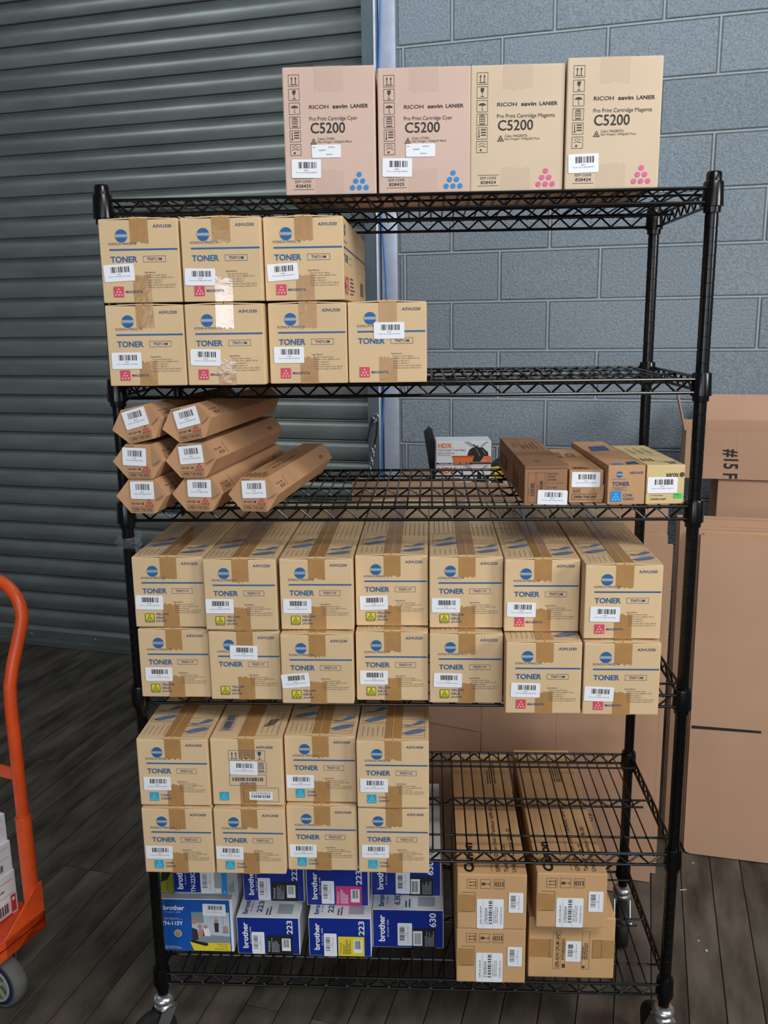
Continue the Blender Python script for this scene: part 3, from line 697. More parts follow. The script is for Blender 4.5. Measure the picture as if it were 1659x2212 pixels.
# ------------------------------------------------------------------ third shelf left: hexagonal toner tubes
HW, HT, HH, HL = 0.0485, 0.026, 0.0345, 0.50
hexp = [(-HW, 0), (-HT, -HH), (HT, -HH), (HW, 0), (HT, HH), (-HT, HH)]
hx = MB(); hx.prism(hexp, 'y', 0.006, HL, KBR); hex_me = hx.mesh('tube_body')
fpnl = MB(); fpnl.box(-HT, HT, -0.002, 0.006, -HH, HH, KBR); fpnl = fpnl.mesh('end_panel')
FW = 0.0545
fl = MB(); fl.add([(-HT, -0.0015, HH), (-FW, -0.003, 0), (-HT, -0.0015, -HH), (-HT, 0.003, HH), (-FW, -0.0008, 0), (-HT, 0.003, -HH)], [(0, 1, 2), (5, 4, 3), (0, 3, 4, 1), (1, 4, 5, 2), (2, 5, 3, 0)], KBR); fl_me = fl.mesh('side_flap')
fr = MB(); fr.add([(HT, -0.0015, HH), (HW-0.002, -0.004, 0.004), (HT, -0.001, -0.008), (HT, 0.0005, HH), (HW-0.002, 0.001, 0.004), (HT, 0.001, -0.008)], [(2, 1, 0), (3, 4, 5), (0, 1, 4, 3), (1, 2, 5, 4), (2, 0, 3, 5)], KBR); fr_me = fr.mesh('side_flap')
hp = Print(base=0.0028)
hp.frame(-HT*0.88, HT*0.88, -HH*0.92, -HH*0.62, 0.0006, INKR); hp.text('OPEN THIS END', -HT*0.78, HT*0.78, -HH*0.86, -HH*0.69, INKR, 0.01)
hp.text('841504', -HT*0.85, -HT*0.2, -HH*0.5, -HH*0.36, INKR); hp.text('M', -HT*0.05, HT*0.12, -HH*0.5, -HH*0.36, INKR, 0.02); dots(hp, HT*0.6, -HH*0.36, 0.0062, 0.0023, REDD)
hp.text('RICOH', -HT*0.92, -HT*0.3, HH*0.82, HH*0.93, INKR)
hp = [q.mesh('end_print') for q in hp.clusters()]
hs = Print(lambda a, b, e: (HT+(HW-HT)*(1-b/HH)+e*0.8, a, b+e*0.6), base=0.0004)
hs.text('RICOH', 0.045, 0.075, 0.006, 0.012, INKR); hs.text('Print Cartridge', 0.03, 0.07, 0.014, 0.019, INKR); hs.rect(0.088, 0.0895, 0.004, 0.026, INKR); hs.text('841504', 0.40, 0.43, 0.01, 0.018, INKR)
hs.disc(0.47, 0.02, 0.002, REDD, 10); hs.disc(0.475, 0.016, 0.002, REDD, 10)
ht_ = Print(lambda a, b, e: (a, b, HH+e), base=0.0004)
ht_.text('RICOH SAVIN LANIER', 0.002, 0.009, 0.12, 0.30, INKR, rot=90); ht_.text('Print Cartridge Magenta', -0.012, -0.006, 0.12, 0.26, INKR, rot=90); ht_.textblock(-0.022, 0.022, 0.012, 0.07, 5, INKR, 0.35, rot=90)
hs, ht_ = [q.mesh('side_print') for q in hs.clusters()], [q.mesh('top_print') for q in ht_.clusters()]
tubes = [(0.0555, -0.075, 1.5275, 12.5, 'tilted hexagonal toner tube at the top left of the stack on the third shelf', -6.5),
         (0.1530, -0.064, 1.5275, 12.5, 'tilted hexagonal toner tube at the top right of the stack on the third shelf', -6.5),
         (0.0530, -0.075, 1.4530, 0, 'crumpled hexagonal toner tube at the left of the middle row on the third shelf', -6.5),
         (0.1570, -0.064, 1.4530, 1.5, 'hexagonal toner tube at the right of the middle row on the third shelf', -6.5),
         (0.0545, -0.075, SZ[2]+HH+e_, 0, 'hexagonal toner tube at the bottom left, against the black post on the third shelf', -6.5),
         (0.1640, -0.057, SZ[2]+HH+e_, 0, 'middle hexagonal toner tube of the bottom row on the third shelf', -6.5),
         (0.2795, -0.060, SZ[2]+HH+e_, 0, 'hexagonal toner tube lying apart at the right of the third shelf stack', -6.5)]
for k, (x, y, zc, tilt, nm, yw) in enumerate(tubes):
    t = thing('toner_tube', nm, 'toner box', (x, y, zc), math.radians(yw), 'hexagonal toner tubes on the third shelf')
    t.rotation_euler = (0, math.radians(-tilt), math.radians(yw))
    for n, me in (('tube_body', hex_me), ('end_panel', fpnl), ('side_flap', fl_me), ('side_flap', fr_me), ('end_print', hp), ('side_print', hs), ('top_print', ht_)): obj(n, me, t)
    put_label(t, (0.0, 0.002, -0.008, 0.0, 0.002, 0.004, 0.0)[k], (0.0125, 0.0115, 0.010, 0.012, 0.013, 0.013, 0.011)[k], (3, 2, -2, 4, 0, 0, 2)[k], '841504', 0.050, 0.036, y=-0.0022)

# ------------------------------------------------------------------ third shelf right: four long boxes
def long_box(name, x0, y, wd, ln, ht, rz, m, label):
    t = thing(name, label, 'carton', (x0, y, SZ[2]+e_), math.radians(rz), 'long toner boxes on the third shelf')
    me = rbox(wd, ln, ht, m, 0.0018, 'body'); obj('body', me, t, (wd/2, 0, 0))
    return t
tl = lambda h: (lambda a, b, e: (a, b, h+e))
t = long_box('toner_box', 0.826, -0.003, 0.087, 0.47, 0.074, 1.8, KBD, 'brown toner box with a loose top lid, leftmost of four on the third shelf')
lid = MB(); lid.add([(0.0, -0.002, 0.0745), (0.087, -0.002, 0.0745), (0.087, 0.47, 0.0745), (0.0, 0.47, 0.0745), (0.0, -0.004, 0.0800), (0.088, -0.004, 0.0800), (0.088, 0.47, 0.0775), (0.0, 0.47, 0.0775)], [(3, 2, 1, 0), (4, 5, 6, 7), (0, 1, 5, 4), (1, 2, 6, 5), (2, 3, 7, 6), (3, 0, 4, 7)], KBD)
lid = obj('lid', lid, t)
q = Print(tl(0.080), 0.0006); q.frame(0.03, 0.075, 0.24, 0.37, 0.0012, INKR); q.textblock(0.034, 0.071, 0.25, 0.36, 4, INKR, 0.3, rot=90); q.textblock(0.012, 0.024, 0.28, 0.37, 4, INKR, 0.3, rot=90); q.textblock(0.03, 0.042, 0.05, 0.08, 3, INKR, 0.3, rot=90); obj('lid_print', q, lid)
q = Print(); q.frame(0.007, 0.046, 0.004, 0.066, 0.0005, INKR); q.rect(0.021, 0.0214, 0.004, 0.066, INKR); q.rect(0.025, 0.0254, 0.004, 0.066, INKR); q.rect(0.041, 0.0414, 0.004, 0.066, INKR)
for a, b0, b1 in ((0.013, 0.018, 0.046), (0.031, 0.028, 0.05)): q.bars(a, a+0.0065, b0, b1, INKR, 22, 90); q.textblock(a-0.004, a-0.003, b0, b1, 1, INKR, rot=90)
for k, tx in enumerate(('RICOH', 'SAVIN', 'LANIER')): q.text(tx, 0.048, 0.048+(0.019, 0.014, 0.017)[k], 0.062-0.0062*k, 0.0655-0.0062*k, INKR, 0.015)
q.text('Print Cartridge Black', 0.048, 0.08, 0.043, 0.0455, INKR); q.text('SP C7500', 0.047, 0.066, 0.033, 0.0365, INKR); q.disc(0.0645, 0.026, 0.0025, INKB, 12)
obj('front_print', q, t)
q = Print(lambda a, b, e: (-e, a, b)); q.textblock(0.1, 0.2, 0.01, 0.06, 4, INKR, 0.3, rot=90); q.text('RICOH', 0.30, 0.44, 0.015, 0.05, INKR); obj('side_print', q, t)
put_label(t, 0.0575, 0.0145, -1.5, 'Black', 0.061, 0.030)
t = long_box('toner_box', 0.919, 0.012, 0.070, 0.31, 0.068, 2.4, KBR, 'brown toner box marked to open at this end, second of four on the third shelf')
q = Print(); q.frame(0.006, 0.063, 0.006, 0.0185, 0.0008, INKB); q.text('OPEN THIS END', 0.010, 0.059, 0.0095, 0.0150, INKB, 0.02); q.text('EDP CODE', 0.007, 0.024, 0.0275, 0.0300, INK); q.text('842094', 0.008, 0.023, 0.0230, 0.0262, INKB, 0.01); q.rect(0.007, 0.023, 0.0215, 0.022, INK); dots(q, 0.050, 0.0265, 0.005, 0.0018, GOLD)
obj('front_print', q, t)
q = Print(tl(0.068), 0.0006); q.textblock(0.012, 0.055, 0.012, 0.035, 3, INKR, 0.5); q.frame(0.004, 0.012, 0.07, 0.09, 0.001, INKR); q.text('RICOH', 0.03, 0.05, 0.18, 0.23, INKR, rot=90); q.text('MP C6003', 0.010, 0.022, 0.17, 0.25, INKR, rot=90); obj('top_print', q, t)
q = MB(); q.add([(0.052, -0.001, 0.004), (0.070, -0.003, 0.008), (0.0712, -0.004, 0.040), (0.060, -0.001, 0.022)], [(0, 1, 2, 3)], KBR); obj('end_flap', q, t)
put_label(t, 0.0335, 0.0485, -1.0, 'Yello94', 0.058, 0.0315)
t = long_box('toner_box', 0.9935, -0.008, 0.0755, 0.36, 0.0805, 3.0, KBR, 'brown toner box with a cyan square, third of four on the third shelf')
q = Print(); logo(q, 0.023, 0.062, 0.0065); q.text('KONICA MINOLTA', 0.009, 0.037, 0.0515, 0.0535, BLUED); q.text('A8DG430', 0.043, 0.071, 0.063, 0.068, BLUED, 0.012); q.text('TONER', 0.009, 0.044, 0.0385, 0.0475, BLUED, 0.02); q.frame(0.009, 0.038, 0.0295, 0.036, 0.0005, BLUED); q.text('TN321C', 0.0135, 0.033, 0.031, 0.0345, BLUED)
q.rrect(0.006, 0.028, 0.006, 0.0275, 0.001, CYD); dots(q, 0.017, 0.016, 0.006, 0.0016, PALC); q.text('CYAN', 0.032, 0.050, 0.0165, 0.0222, BLUED, 0.012); q.text('CIANO', 0.032, 0.0535, 0.009, 0.0145, BLUED, 0.012)
obj('front_print', q, t)
q = Print(tl(0.0805), 0.0006); q.rect(0.012, 0.034, 0.012, 0.026, CYD); q.poly([(0.04, 0.01), (0.068, 0.015), (0.066, 0.05), (0.045, 0.04)], BLUED); q.poly([(0.012, 0.2), (0.055, 0.21), (0.06, 0.28), (0.02, 0.27)], BLUED); obj('top_print', q, t)
t = long_box('toner_box', 1.0715, -0.005, 0.0775, 0.285, 0.0805, 3.2, KYE, 'cream toner box with a green sticker, beside the right post on the third shelf')
q = Print(); q.text('xerox', 0.039, 0.0645, 0.0555, 0.0635, INKB, 0.012, rot=0); q.disc(0.0715, 0.0605, 0.0050, INKB, 18); q.ring(0.0715, 0.0605, 0.0034, 0.0014, INKG, 12, 1)
q.text('CT201949', 0.010, 0.034, 0.0165, 0.0195, INK); q.text('106R01569', 0.010, 0.041, 0.0085, 0.0125, INKB, 0.012); q.rect(0.057, 0.0745, 0.0125, 0.022, GRB, 3); q.textblock(0.0585, 0.073, 0.0175, 0.0205, 1, INK, lay=4)
obj('front_print', q, t)
q = Print(tl(0.0805), 0.0006); q.text('xerox', 0.045, 0.07, 0.03, 0.045, INKG); q.poly([(0.05, 0.014), (0.066, 0.016), (0.062, 0.026), (0.052, 0.026)], BLUED)
for k in range(3): q.rect(0.018+k*0.018, 0.0195+k*0.018, 0.15, 0.24, INKG)
for k in range(3): q.rect(0.008+k*0.009, 0.012+k*0.009, 0.05, 0.085, INKG)
q.line((0.01, 0.11), (0.06, 0.125), 0.001, INKG); obj('top_print', q, t)
put_label(t, 0.0325, 0.0395, 0.0, '106R015', 0.061, 0.033)

# ------------------------------------------------------------------ bottom shelf: blue printer cartons
Z6 = SZ[5]+e_
def blue_carton(x0, y, z, wd, ht, ln, num, patch, label, seed=0, lab=(0.40, 0.32)):
    t = thing('printer_carton', label, 'carton', (x0+wd/2, y, z), 0, 'blue printer cartons on the bottom shelf')
    obj('body', rbox(wd, ln, ht, BWHT, 0.0012, 'body'), t)
    fp = Print(base=0.0004); fp.rect(-wd/2+0.0015, wd/2-0.0015, 0.0015, ht-0.001, BBLU); obj('front_panel', fp, t)
    p = Print(base=0.0008); X = lambda u: (u-0.5)*wd; Zf = lambda v: v*ht
    p.text('brother', X(0.085), X(0.175), Zf(0.16), Zf(0.86), WHT, 0.03, rot=90); p.text('at your side', X(0.20), X(0.235), Zf(0.28), Zf(0.74), WHT, rot=90)
    p.text(num, X(0.80), X(0.895), Zf(0.56), Zf(0.93), WHT, 0.02, rot=90)
    pm, ink = patch
    p.rect(X(0.47 if num == '223' else 0.55), X(0.89), Zf(0.01), Zf(0.52), pm, 0)
    if num == '223':
        p.text('TN223'+{'ink_black': 'BK', 'ink_magenta_dot': 'M', 'ink_yellow': 'Y'}[pm.name] if False else 'TN223', X(0.495), X(0.525), Zf(0.06), Zf(0.36), ink, rot=90, lay=1)
        p.textblock(X(0.55), X(0.68), Zf(0.06), Zf(0.46), 6, LABG if pm is INKB else ink, 0.45, rot=90, lay=1, seed=seed)
        p.rect(X(0.715), X(0.855), Zf(0.10), Zf(0.44), LAB, 1); p.bars(X(0.735), X(0.835), Zf(0.2), Zf(0.42), INK, 22, 0, 2, seed=seed)
    else:
        p.rect(X(0.57), X(0.70), Zf(0.06), Zf(0.45), LAB, 1); p.bars(X(0.585), X(0.685), Zf(0.1), Zf(0.4), INK, 24, 0, 2, seed=seed); p.textblock(X(0.74), X(0.875), Zf(0.05), Zf(0.47), 7, LABG, 0.4, rot=90, lay=1, seed=seed)
    obj('front_print', p, t)
    q = Print(lambda a, b, e: (a, b, ht+e), base=0.0005)
    q.text('brother', X(0.08), X(0.16), 0.012, 0.095, BLUED, 0.025, rot=90); q.text('at your side', X(0.19), X(0.225), 0.02, 0.075, BLUED, rot=90); q.text(num, X(0.30), X(0.39), 0.018, 0.06, BLUED, 0.02, rot=90)
    q.textblock(X(0.46), X(0.56), 0.01, 0.05, 2, BLUED, 0.5, rot=90); q.rect(X(0.64), X(0.88), 0.014, 0.05, LABG); obj('top_print', q, t)
    put_label(t, X(lab[0]), Zf(lab[1]), 0, 'TN'+num, ht*0.60, wd*0.205, spin=90, y=0)
    return t
PM = mat('patch_magenta', C(206, 62, 128), 0.5)
blue_carton(0.165, 0.059, Z6, 0.151, 0.100, 0.33, '223', (INKB, WHT), 'lower dark blue carton with a black patch on the bottom shelf', 2, (0.335, 0.31))
blue_carton(0.339, 0.057, Z6, 0.150, 0.104, 0.33, '223', (YEL, INK), 'lower dark blue carton with a yellow patch on the bottom shelf', 3, (0.345, 0.30))
blue_carton(0.4905, 0.092, Z6, 0.172, 0.104, 0.36, '630', (INKB, WHT), 'lower wide blue carton numbered 630 on the bottom shelf', 4, (0.455, 0.36))
blue_carton(0.1715, 0.120, Z6+0.101, 0.1505, 0.102, 0.33, '223', (INKB, WHT), 'upper dark blue carton with a black patch, half hidden under the fifth shelf', 5, (0.345, 0.33))
blue_carton(0.3305, 0.102, Z6+0.105, 0.151, 0.104, 0.33, '223', (PM, WHT), 'upper dark blue carton with a magenta patch on the bottom shelf', 6, (0.345, 0.35))
blue_carton(0.4855, 0.145, Z6+0.105, 0.171, 0.104, 0.36, '630', (INKB, WHT), 'upper wide blue carton numbered 630 beside the brown cartons', 7, (0.455, 0.36))
# yellow-ink carton with a meeting picture
wd, ht = 0.186, 0.142
t = thing('printer_carton', 'bright blue carton with a printed meeting photo behind the front left post', 'carton', (-0.0315+wd/2, 0.064, Z6), 0, 'blue printer cartons on the bottom shelf')
obj('body', rbox(wd, 0.30, ht, BWHT, 0.0012, 'body'), t)
X = lambda u: (u-0.5)*wd; Zf = lambda v: v*ht
p = Print(base=0.0004); p.rect(-wd/2+0.0005, wd/2-0.006, 0.001, ht-0.001, BBL2); obj('front_panel', p, t)
p = Print(lambda a, b, e: (-wd/2-e, a, b), 0.0004); p.rect(0.002, 0.298, 0.002, ht-0.002, BBL2); obj('side_panel', p, t)
p = Print(lambda a, b, e: (a, b, ht+e), 0.0004); p.rect(-wd/2+0.002, wd/2-0.002, 0.002, 0.298, BGRY); obj('top_panel', p, t)
p = Print(base=0.0008)
p.text('brother', X(0.10), X(0.375), Zf(0.79), Zf(0.88), WHT, 0.03); p.text('at your side', X(0.12), X(0.32), Zf(0.735), Zf(0.765), WHT)
p.textblock(X(0.10), X(0.42), Zf(0.60), Zf(0.64), 2, LABG, 0.45); p.text('TN-115Y', X(0.06), X(0.345), Zf(0.50), Zf(0.575), WHT, 0.025); p.textblock(X(0.08), X(0.38), Zf(0.03), Zf(0.095), 3, LABG, 0.5)
p.disc(X(0.27), Zf(0.36), 0.0085, GOLD, 16); p.ring(X(0.27), Zf(0.34), 0.010, 0.003, LABG, 16, 1)
p.rect(X(0.46), X(0.955), Zf(0.16), Zf(0.76), PHB); p.rect(X(0.46), X(0.62), Zf(0.55), Zf(0.76), PHG, 1); p.rect(X(0.78), X(0.785), Zf(0.5), Zf(0.72), PHG, 1); p.rect(X(0.87), X(0.875), Zf(0.5), Zf(0.72), PHG, 1); p.rect(X(0.70), X(0.955), Zf(0.655), Zf(0.66), PHG, 1)
p.poly([(X(0.46), Zf(0.16)), (X(0.62), Zf(0.17)), (X(0.955), Zf(0.17)), (X(0.955), Zf(0.30)), (X(0.60), Zf(0.33))], PHG, 1)
p.poly([(X(0.46), Zf(0.18)), (X(0.54), Zf(0.24)), (X(0.53), Zf(0.42)), (X(0.46), Zf(0.46))], PHD, 2); p.poly([(X(0.53), Zf(0.28)), (X(0.62), Zf(0.30)), (X(0.61), Zf(0.42)), (X(0.56), Zf(0.46))], SKIN, 2)
for a, b, r in ((0.495, 0.58, 0.007), (0.565, 0.49, 0.0055), (0.64, 0.48, 0.005), (0.785, 0.60, 0.005), (0.90, 0.46, 0.0065)): p.disc(X(a), Zf(b), r, SKIN, 12, 3)
p.poly([(X(0.60), Zf(0.30)), (X(0.70), Zf(0.30)), (X(0.68), Zf(0.45)), (X(0.61), Zf(0.45))], WHT, 2); p.poly([(X(0.76), Zf(0.38)), (X(0.81), Zf(0.38)), (X(0.815), Zf(0.56)), (X(0.755), Zf(0.56))], PHD, 2); p.poly([(X(0.86), Zf(0.36)), (X(0.94), Zf(0.36)), (X(0.93), Zf(0.44)), (X(0.87), Zf(0.44))], PHG, 2)
p.poly([(X(0.47), Zf(0.015)), (X(0.955), Zf(0.015)), (X(0.955), Zf(0.165)), (X(0.47), Zf(0.165)), (X(0.42), Zf(0.19))], YEL, 3)
p.poly([(X(0.43), Zf(0.185)), (X(0.46), Zf(0.22)), (X(0.66), Zf(0.165)), (X(0.66), Zf(0.12)), (X(0.62), Zf(0.11))], INKB, 4)
for k, tx in enumerate(('YELLOW', 'JAUNE', 'AMARILLO')): p.text(tx, X((0.78, 0.82, 0.74)[k]), X(0.92), Zf(0.13-0.045*k), Zf(0.155-0.045*k), INK, lay=4)
obj('front_print', p, t)
put_label(t, X(0.765), Zf(0.81), -1, 'TN-115Y', 0.056, 0.032)
# upper pair on it
wd2, h2 = 0.157, 0.10
t = thing('printer_carton', 'grey and blue carton with a cyan stripe lying on the meeting photo carton', 'carton', (0.0105+wd2/2, 0.082, Z6+ht+0.001), 0, 'blue printer cartons on the bottom shelf')
obj('body', rbox(wd2, 0.32, h2, BGRY, 0.0012, 'body'), t)
X = lambda u: (u-0.5)*wd2; Zf = lambda v: v*h2
p = Print(base=0.0004); p.rect(-wd2/2+0.001, X(0.42), 0.006, h2-0.001, BBLU); p.rect(X(0.75), X(0.835), 0.001, h2-0.001, CYD); p.rect(-wd2/2+0.001, X(0.42), 0.001, 0.005, LABG); obj('front_panel', p, t)
p = Print(base=0.0008); p.text('brother', X(0.055), X(0.15), Zf(0.14), Zf(0.85), WHT, 0.03, rot=90); p.text('at your side', X(0.175), X(0.205), Zf(0.26), Zf(0.7), WHT, rot=90); p.text('TN-223C', X(0.27), X(0.34), Zf(0.06), Zf(0.6), WHT, 0.02, rot=90)
p.rect(X(0.64), X(0.735), Zf(0.05), Zf(0.18), LAB); p.text('C', X(0.775), X(0.81), Zf(0.05), Zf(0.10), WHT, 0.02); p.textblock(X(0.86), X(0.95), Zf(0.08), Zf(0.4), 4, INKG, 0.4, rot=90); obj('front_print', p, t)
put_label(t, X(0.53), Zf(0.35), 0, 'TN-223C', 0.062, 0.034, spin=90)
t = thing('printer_carton', 'narrow olive yellow carton beside the cyan striped carton, half hidden by the post', 'carton', (-0.016, 0.086, Z6+ht+0.001), 0, 'blue printer cartons on the bottom shelf')
obj('body', rbox(0.049, 0.30, 0.10, OLIV, 0.0012, 'body'), t)
p = Print(base=0.0006); p.poly([(-0.006, 0.03), (0.01, 0.035), (0.022, 0.06), (0.018, 0.09), (0.004, 0.07), (-0.004, 0.05)], INKB); p.text('JAUNE', 0.006, 0.013, 0.006, 0.03, GRN, rot=90); obj('front_print', p, t)

# ------------------------------------------------------------------ bottom shelf right: drum unit cartons
def drum(x0, y, z, wd, ht, ln, label):
    t = thing('drum_carton', label, 'carton', (x0, y, z), 0, 'drum unit cartons on the bottom shelf')
    obj('body', rbox(wd, ln, ht, KCN, 0.003, 'body'), t, (wd/2, 0, 0))
    p = Print(); X = lambda u: u*wd; Zf = lambda v: (1-v)*ht
    for k, n in enumerate(('up', 'glass', 'stack')): icon(p, n, X(0.215+0.193*k), Zf(0.17), 0.0118, INK, 90)
    p.line((X(0.07), Zf(0.325)), (X(0.26), Zf(0.33)), 0.0009, INK); p.line((X(0.26), Zf(0.33)), (X(0.255), Zf(0.68)), 0.0009, INK); p.line((X(0.255), Zf(0.68)), (X(0.07), Zf(0.675)), 0.0009, INK)
    obj('front_print', p, t)
    ct = MB(); ct.add([(0.0, -0.0004, Zf(0.70)), (X(0.24), -0.0004, Zf(0.69)), (X(0.245), -0.0004, Zf(0.38)), (0.0, -0.0004, Zf(0.36))], [(0, 1, 2, 3)], TAPE); obj('packing_tape', ct, t)
    lb = Print(base=0.0012); lb.rrect(X(0.285), X(0.67), Zf(0.985), Zf(0.44), 0.003, LAB); lo = obj('shipping_label', lb, t)
    lo['label'] = 'white address sticker with printed codes'
    q = Print(base=0.0016); q.text('GPR-30 DRUM', X(0.33), X(0.355), Zf(0.90), Zf(0.58), INK, rot=90); q.text('2780B004', X(0.395), X(0.44), Zf(0.90), Zf(0.60), INKG, rot=90); q.bars(X(0.455), X(0.505), Zf(0.9), Zf(0.46), INK, 34, 90)
    q.textblock(X(0.53), X(0.60), Zf(0.88), Zf(0.48), 3, INKG, 0.3, rot=90); q.bars(X(0.62), X(0.65), Zf(0.9), Zf(0.58), LABG, 30, 90); q.rect(X(0.375), X(0.378), Zf(0.98), Zf(0.45), LABG); q.rect(X(0.515), X(0.518), Zf(0.98), Zf(0.45), LABG)
    obj('address_print', q, lo)
    put_label(t, X(0.845), Zf(0.50), 0, 'GPR-30A', 0.051, 0.0325, spin=90)
    tp = Print(lambda a, b, e: (a, b, ht+e), 0.0005)
    tp.text('Canon', X(0.10), X(0.25), 0.007, 0.122, INKB, 0.045, rot=90)
    tp.text('GPR-30 Drum Unit / Tambour GPR-30', X(0.56), X(0.62), 0.010, 0.28, INKB, 0.01, rot=90); tp.text('Tambor GPR-30', X(0.68), X(0.74), 0.010, 0.115, INKB, 0.01, rot=90); tp.text('Unidad de tambor GPR-30', X(0.79), X(0.85), 0.010, 0.185, INKB, 0.01, rot=90)
    tp.rect(X(0.50), X(0.505), 0.010, 0.20, INK); tp.textblock(X(0.60), X(0.76), 0.40, 0.52, 4, INK, 0.45, rot=90)
    obj('top_print', tp, t)
    return t
drum(0.6905, -0.019, Z6, 0.157, 0.141, 0.58, 'lower brown drum carton, left column at the right of the bottom shelf')
drum(0.6915, -0.0215, Z6+0.142, 0.156, 0.139, 0.58, 'upper brown drum carton, left column at the right of the bottom shelf')
drum(0.8675, -0.034, Z6+0.159, 0.155, 0.136, 0.58, 'upper brown drum carton overhanging the wider carton on the bottom shelf')
t = thing('drum_carton', 'wide brown drum carton with crosswise tape, lower right on the bottom shelf', 'carton', (0.857, 0.002, Z6), 0, 'drum unit cartons on the bottom shelf')
wd, ht = 0.196, 0.158; X = lambda u: u*wd; Zf = lambda v: (1-v)*ht
obj('body', rbox(wd, 0.58, ht, KCN, 0.003, 'body'), t, (wd/2, 0, 0))
for a, b in ((0.0, 0.265), (0.745, 1.0)):
    ct = MB(); ct.add([(X(a), -0.0004, Zf(0.66)), (X(b), -0.0004, Zf(0.66)), (X(b), -0.0004, Zf(0.36)), (X(a), -0.0004, Zf(0.36))], [(0, 1, 2, 3)], TAPE); obj('packing_tape', ct, t)
p = Print()
p.text('GPR-42/43 DRUM UNIT', X(0.315), X(0.36), Zf(0.83), Zf(0.24), INKR, 0.012, rot=90); p.text('4793B004(BA)', X(0.385), X(0.43), Zf(0.7), Zf(0.34), INKR, 0.008, rot=90); p.frame(X(0.285), X(0.375), Zf(0.85), Zf(0.22), 0.0006, INKR); p.frame(X(0.24), X(0.275), Zf(0.66), Zf(0.36), 0.0006, INKR)
p.frame(X(0.62), X(0.71), Zf(0.85), Zf(0.22), 0.0006, INKR); p.textblock(X(0.63), X(0.70), Zf(0.68), Zf(0.32), 3, INKR, 0.45, rot=90); p.frame(X(0.74), X(0.85), Zf(0.66), Zf(0.36), 0.0006, INKR)
p.rect(X(0.63), X(0.66), Zf(0.83), Zf(0.79), INKR); p.rect(X(0.395), X(0.43), Zf(0.83), Zf(0.76), INKR)
obj('front_print', p, t)
put_label(t, X(0.52), Zf(0.55), -1, 'GPR-42A', 0.054, 0.0345, spin=90)

# ------------------------------------------------------------------ cardboard behind the rack
SA = math.radians(-13.3)
def sheet(x, y, wd, ht, th, label, lean=3.0, rz=None, name='cardboard_sheet', extra=None):
    """sheet standing on its lower edge; x,y is the right front bottom corner"""
    t = thing(name, label, 'cardboard', (x, y, 0.004), SA if rz is None else rz, 'flattened cardboard behind the rack')
    t.rotation_euler = (math.radians(-lean), 0, SA if rz is None else rz)
    b = MB(); b.box(-wd, 0, 0, th, 0, ht, KSH); obj('panel', b, t)
    e = MB(); e.box(0.0002, 0.0012, 0.0008, th-0.0008, 0.001, ht-0.001, KED); e.box(-wd+0.001, -0.001, 0.0008, th-0.0008, ht+0.0002, ht+0.0012, KED); obj('cut_edge', e, t)
    if extra: extra(t, wd, ht)
    return t
def crease(t, wd, ht):
    q = Print(lambda a_, b_, e: (a_, -e, b_)); q.text('77459', -0.100, -0.083, 0.195, 0.245, INK, rot=90); obj('stamp_print', q, t)
    b = MB(); b.box(-0.200, -0.1985, -0.0008, 0.0, 0.0, ht, KED); b.box(-0.43, -0.427, -0.0008, 0.0, 0.0, ht, KBD); obj('crease', b, t)
    f = MB(); f.add([(-wd, -0.004, 0.50), (-0.43, -0.004, 0.47), (-0.43, -0.004, ht), (-wd, -0.004, ht), (-wd, -0.0005, 0.50), (-0.43, -0.0005, 0.47), (-0.43, -0.0005, ht), (-wd, -0.0005, ht)], [(0, 1, 2, 3), (7, 6, 5, 4), (0, 4, 5, 1), (1, 5, 6, 2), (2, 6, 7, 3), (3, 7, 4, 0)], KSH); obj('side_flap', f, t)
sheet(1.203, 0.640, 0.84, 1.245, 0.010, 'tall folded cardboard sheet standing directly behind the rack', 2.0, extra=crease)
sheet(1.309, 0.690, 0.62, 1.10, 0.008, 'flattened cardboard with a light edge just left of the right post', 2.0)
sheet(1.338, 0.735, 0.60, 1.060, 0.007, 'flattened cardboard sheet, second layer beside the right rear post', 2.0)
sheet(1.308, 0.790, 0.40, 1.13, 0.007, 'taller flattened cardboard strip peeking over the sheets by the right rear post', 2.0)
sheet(1.352, 0.860, 0.45, 1.20, 0.008, 'rearmost flattened cardboard sheet behind the right rear post', 2.0)
# big bundle right of the rack
bd = thing('cardboard_bundle', 'thick bundle of large flattened cartons standing at the right edge', 'cardboard', (1.458, 0.852, 0.004), math.radians(-11.5))
bd.rotation_euler = (math.radians(-4), 0, math.radians(-11.5))
rr = random.Random(11)
def roundpanel(w0, w1, y0, y1, h, m):
    r = 0.02; pts = [(w0+r, 0.0), (w1, 0.0), (w1, h), (w0, h), (w0, r), (w0+r*0.3, r*0.3)]
    return MB().prism([(a, b) for a, b in pts], 'y', y0, y1, m)
yy = 0.0
for k in range(8):
    th = 0.012 if k else 0.02
    obj('folded_carton', roundpanel((0, -0.004, 0.003, -0.008, -0.058, -0.062, -0.066, -0.060)[k], 1.15, yy, yy+th, 1.055+(0, 0.012, 0.004, 0.018, 0.040, 0.032, 0.045, 0.038)[k], KSH), bd); yy += th+0.003
st = MB(); st.add([(0.004, -0.0012, 0.437), (0.212, -0.0012, 0.4395), (0.212, -0.0012, 0.4315), (0.004, -0.0012, 0.427)], [(0, 1, 2, 3)], INKB); obj('black_line', st, bd)
fe = MB(); fe.box(0.01, 1.15, -0.0005, 0.022, 1.0552, 1.058, KED); obj('top_edge', fe, bd)
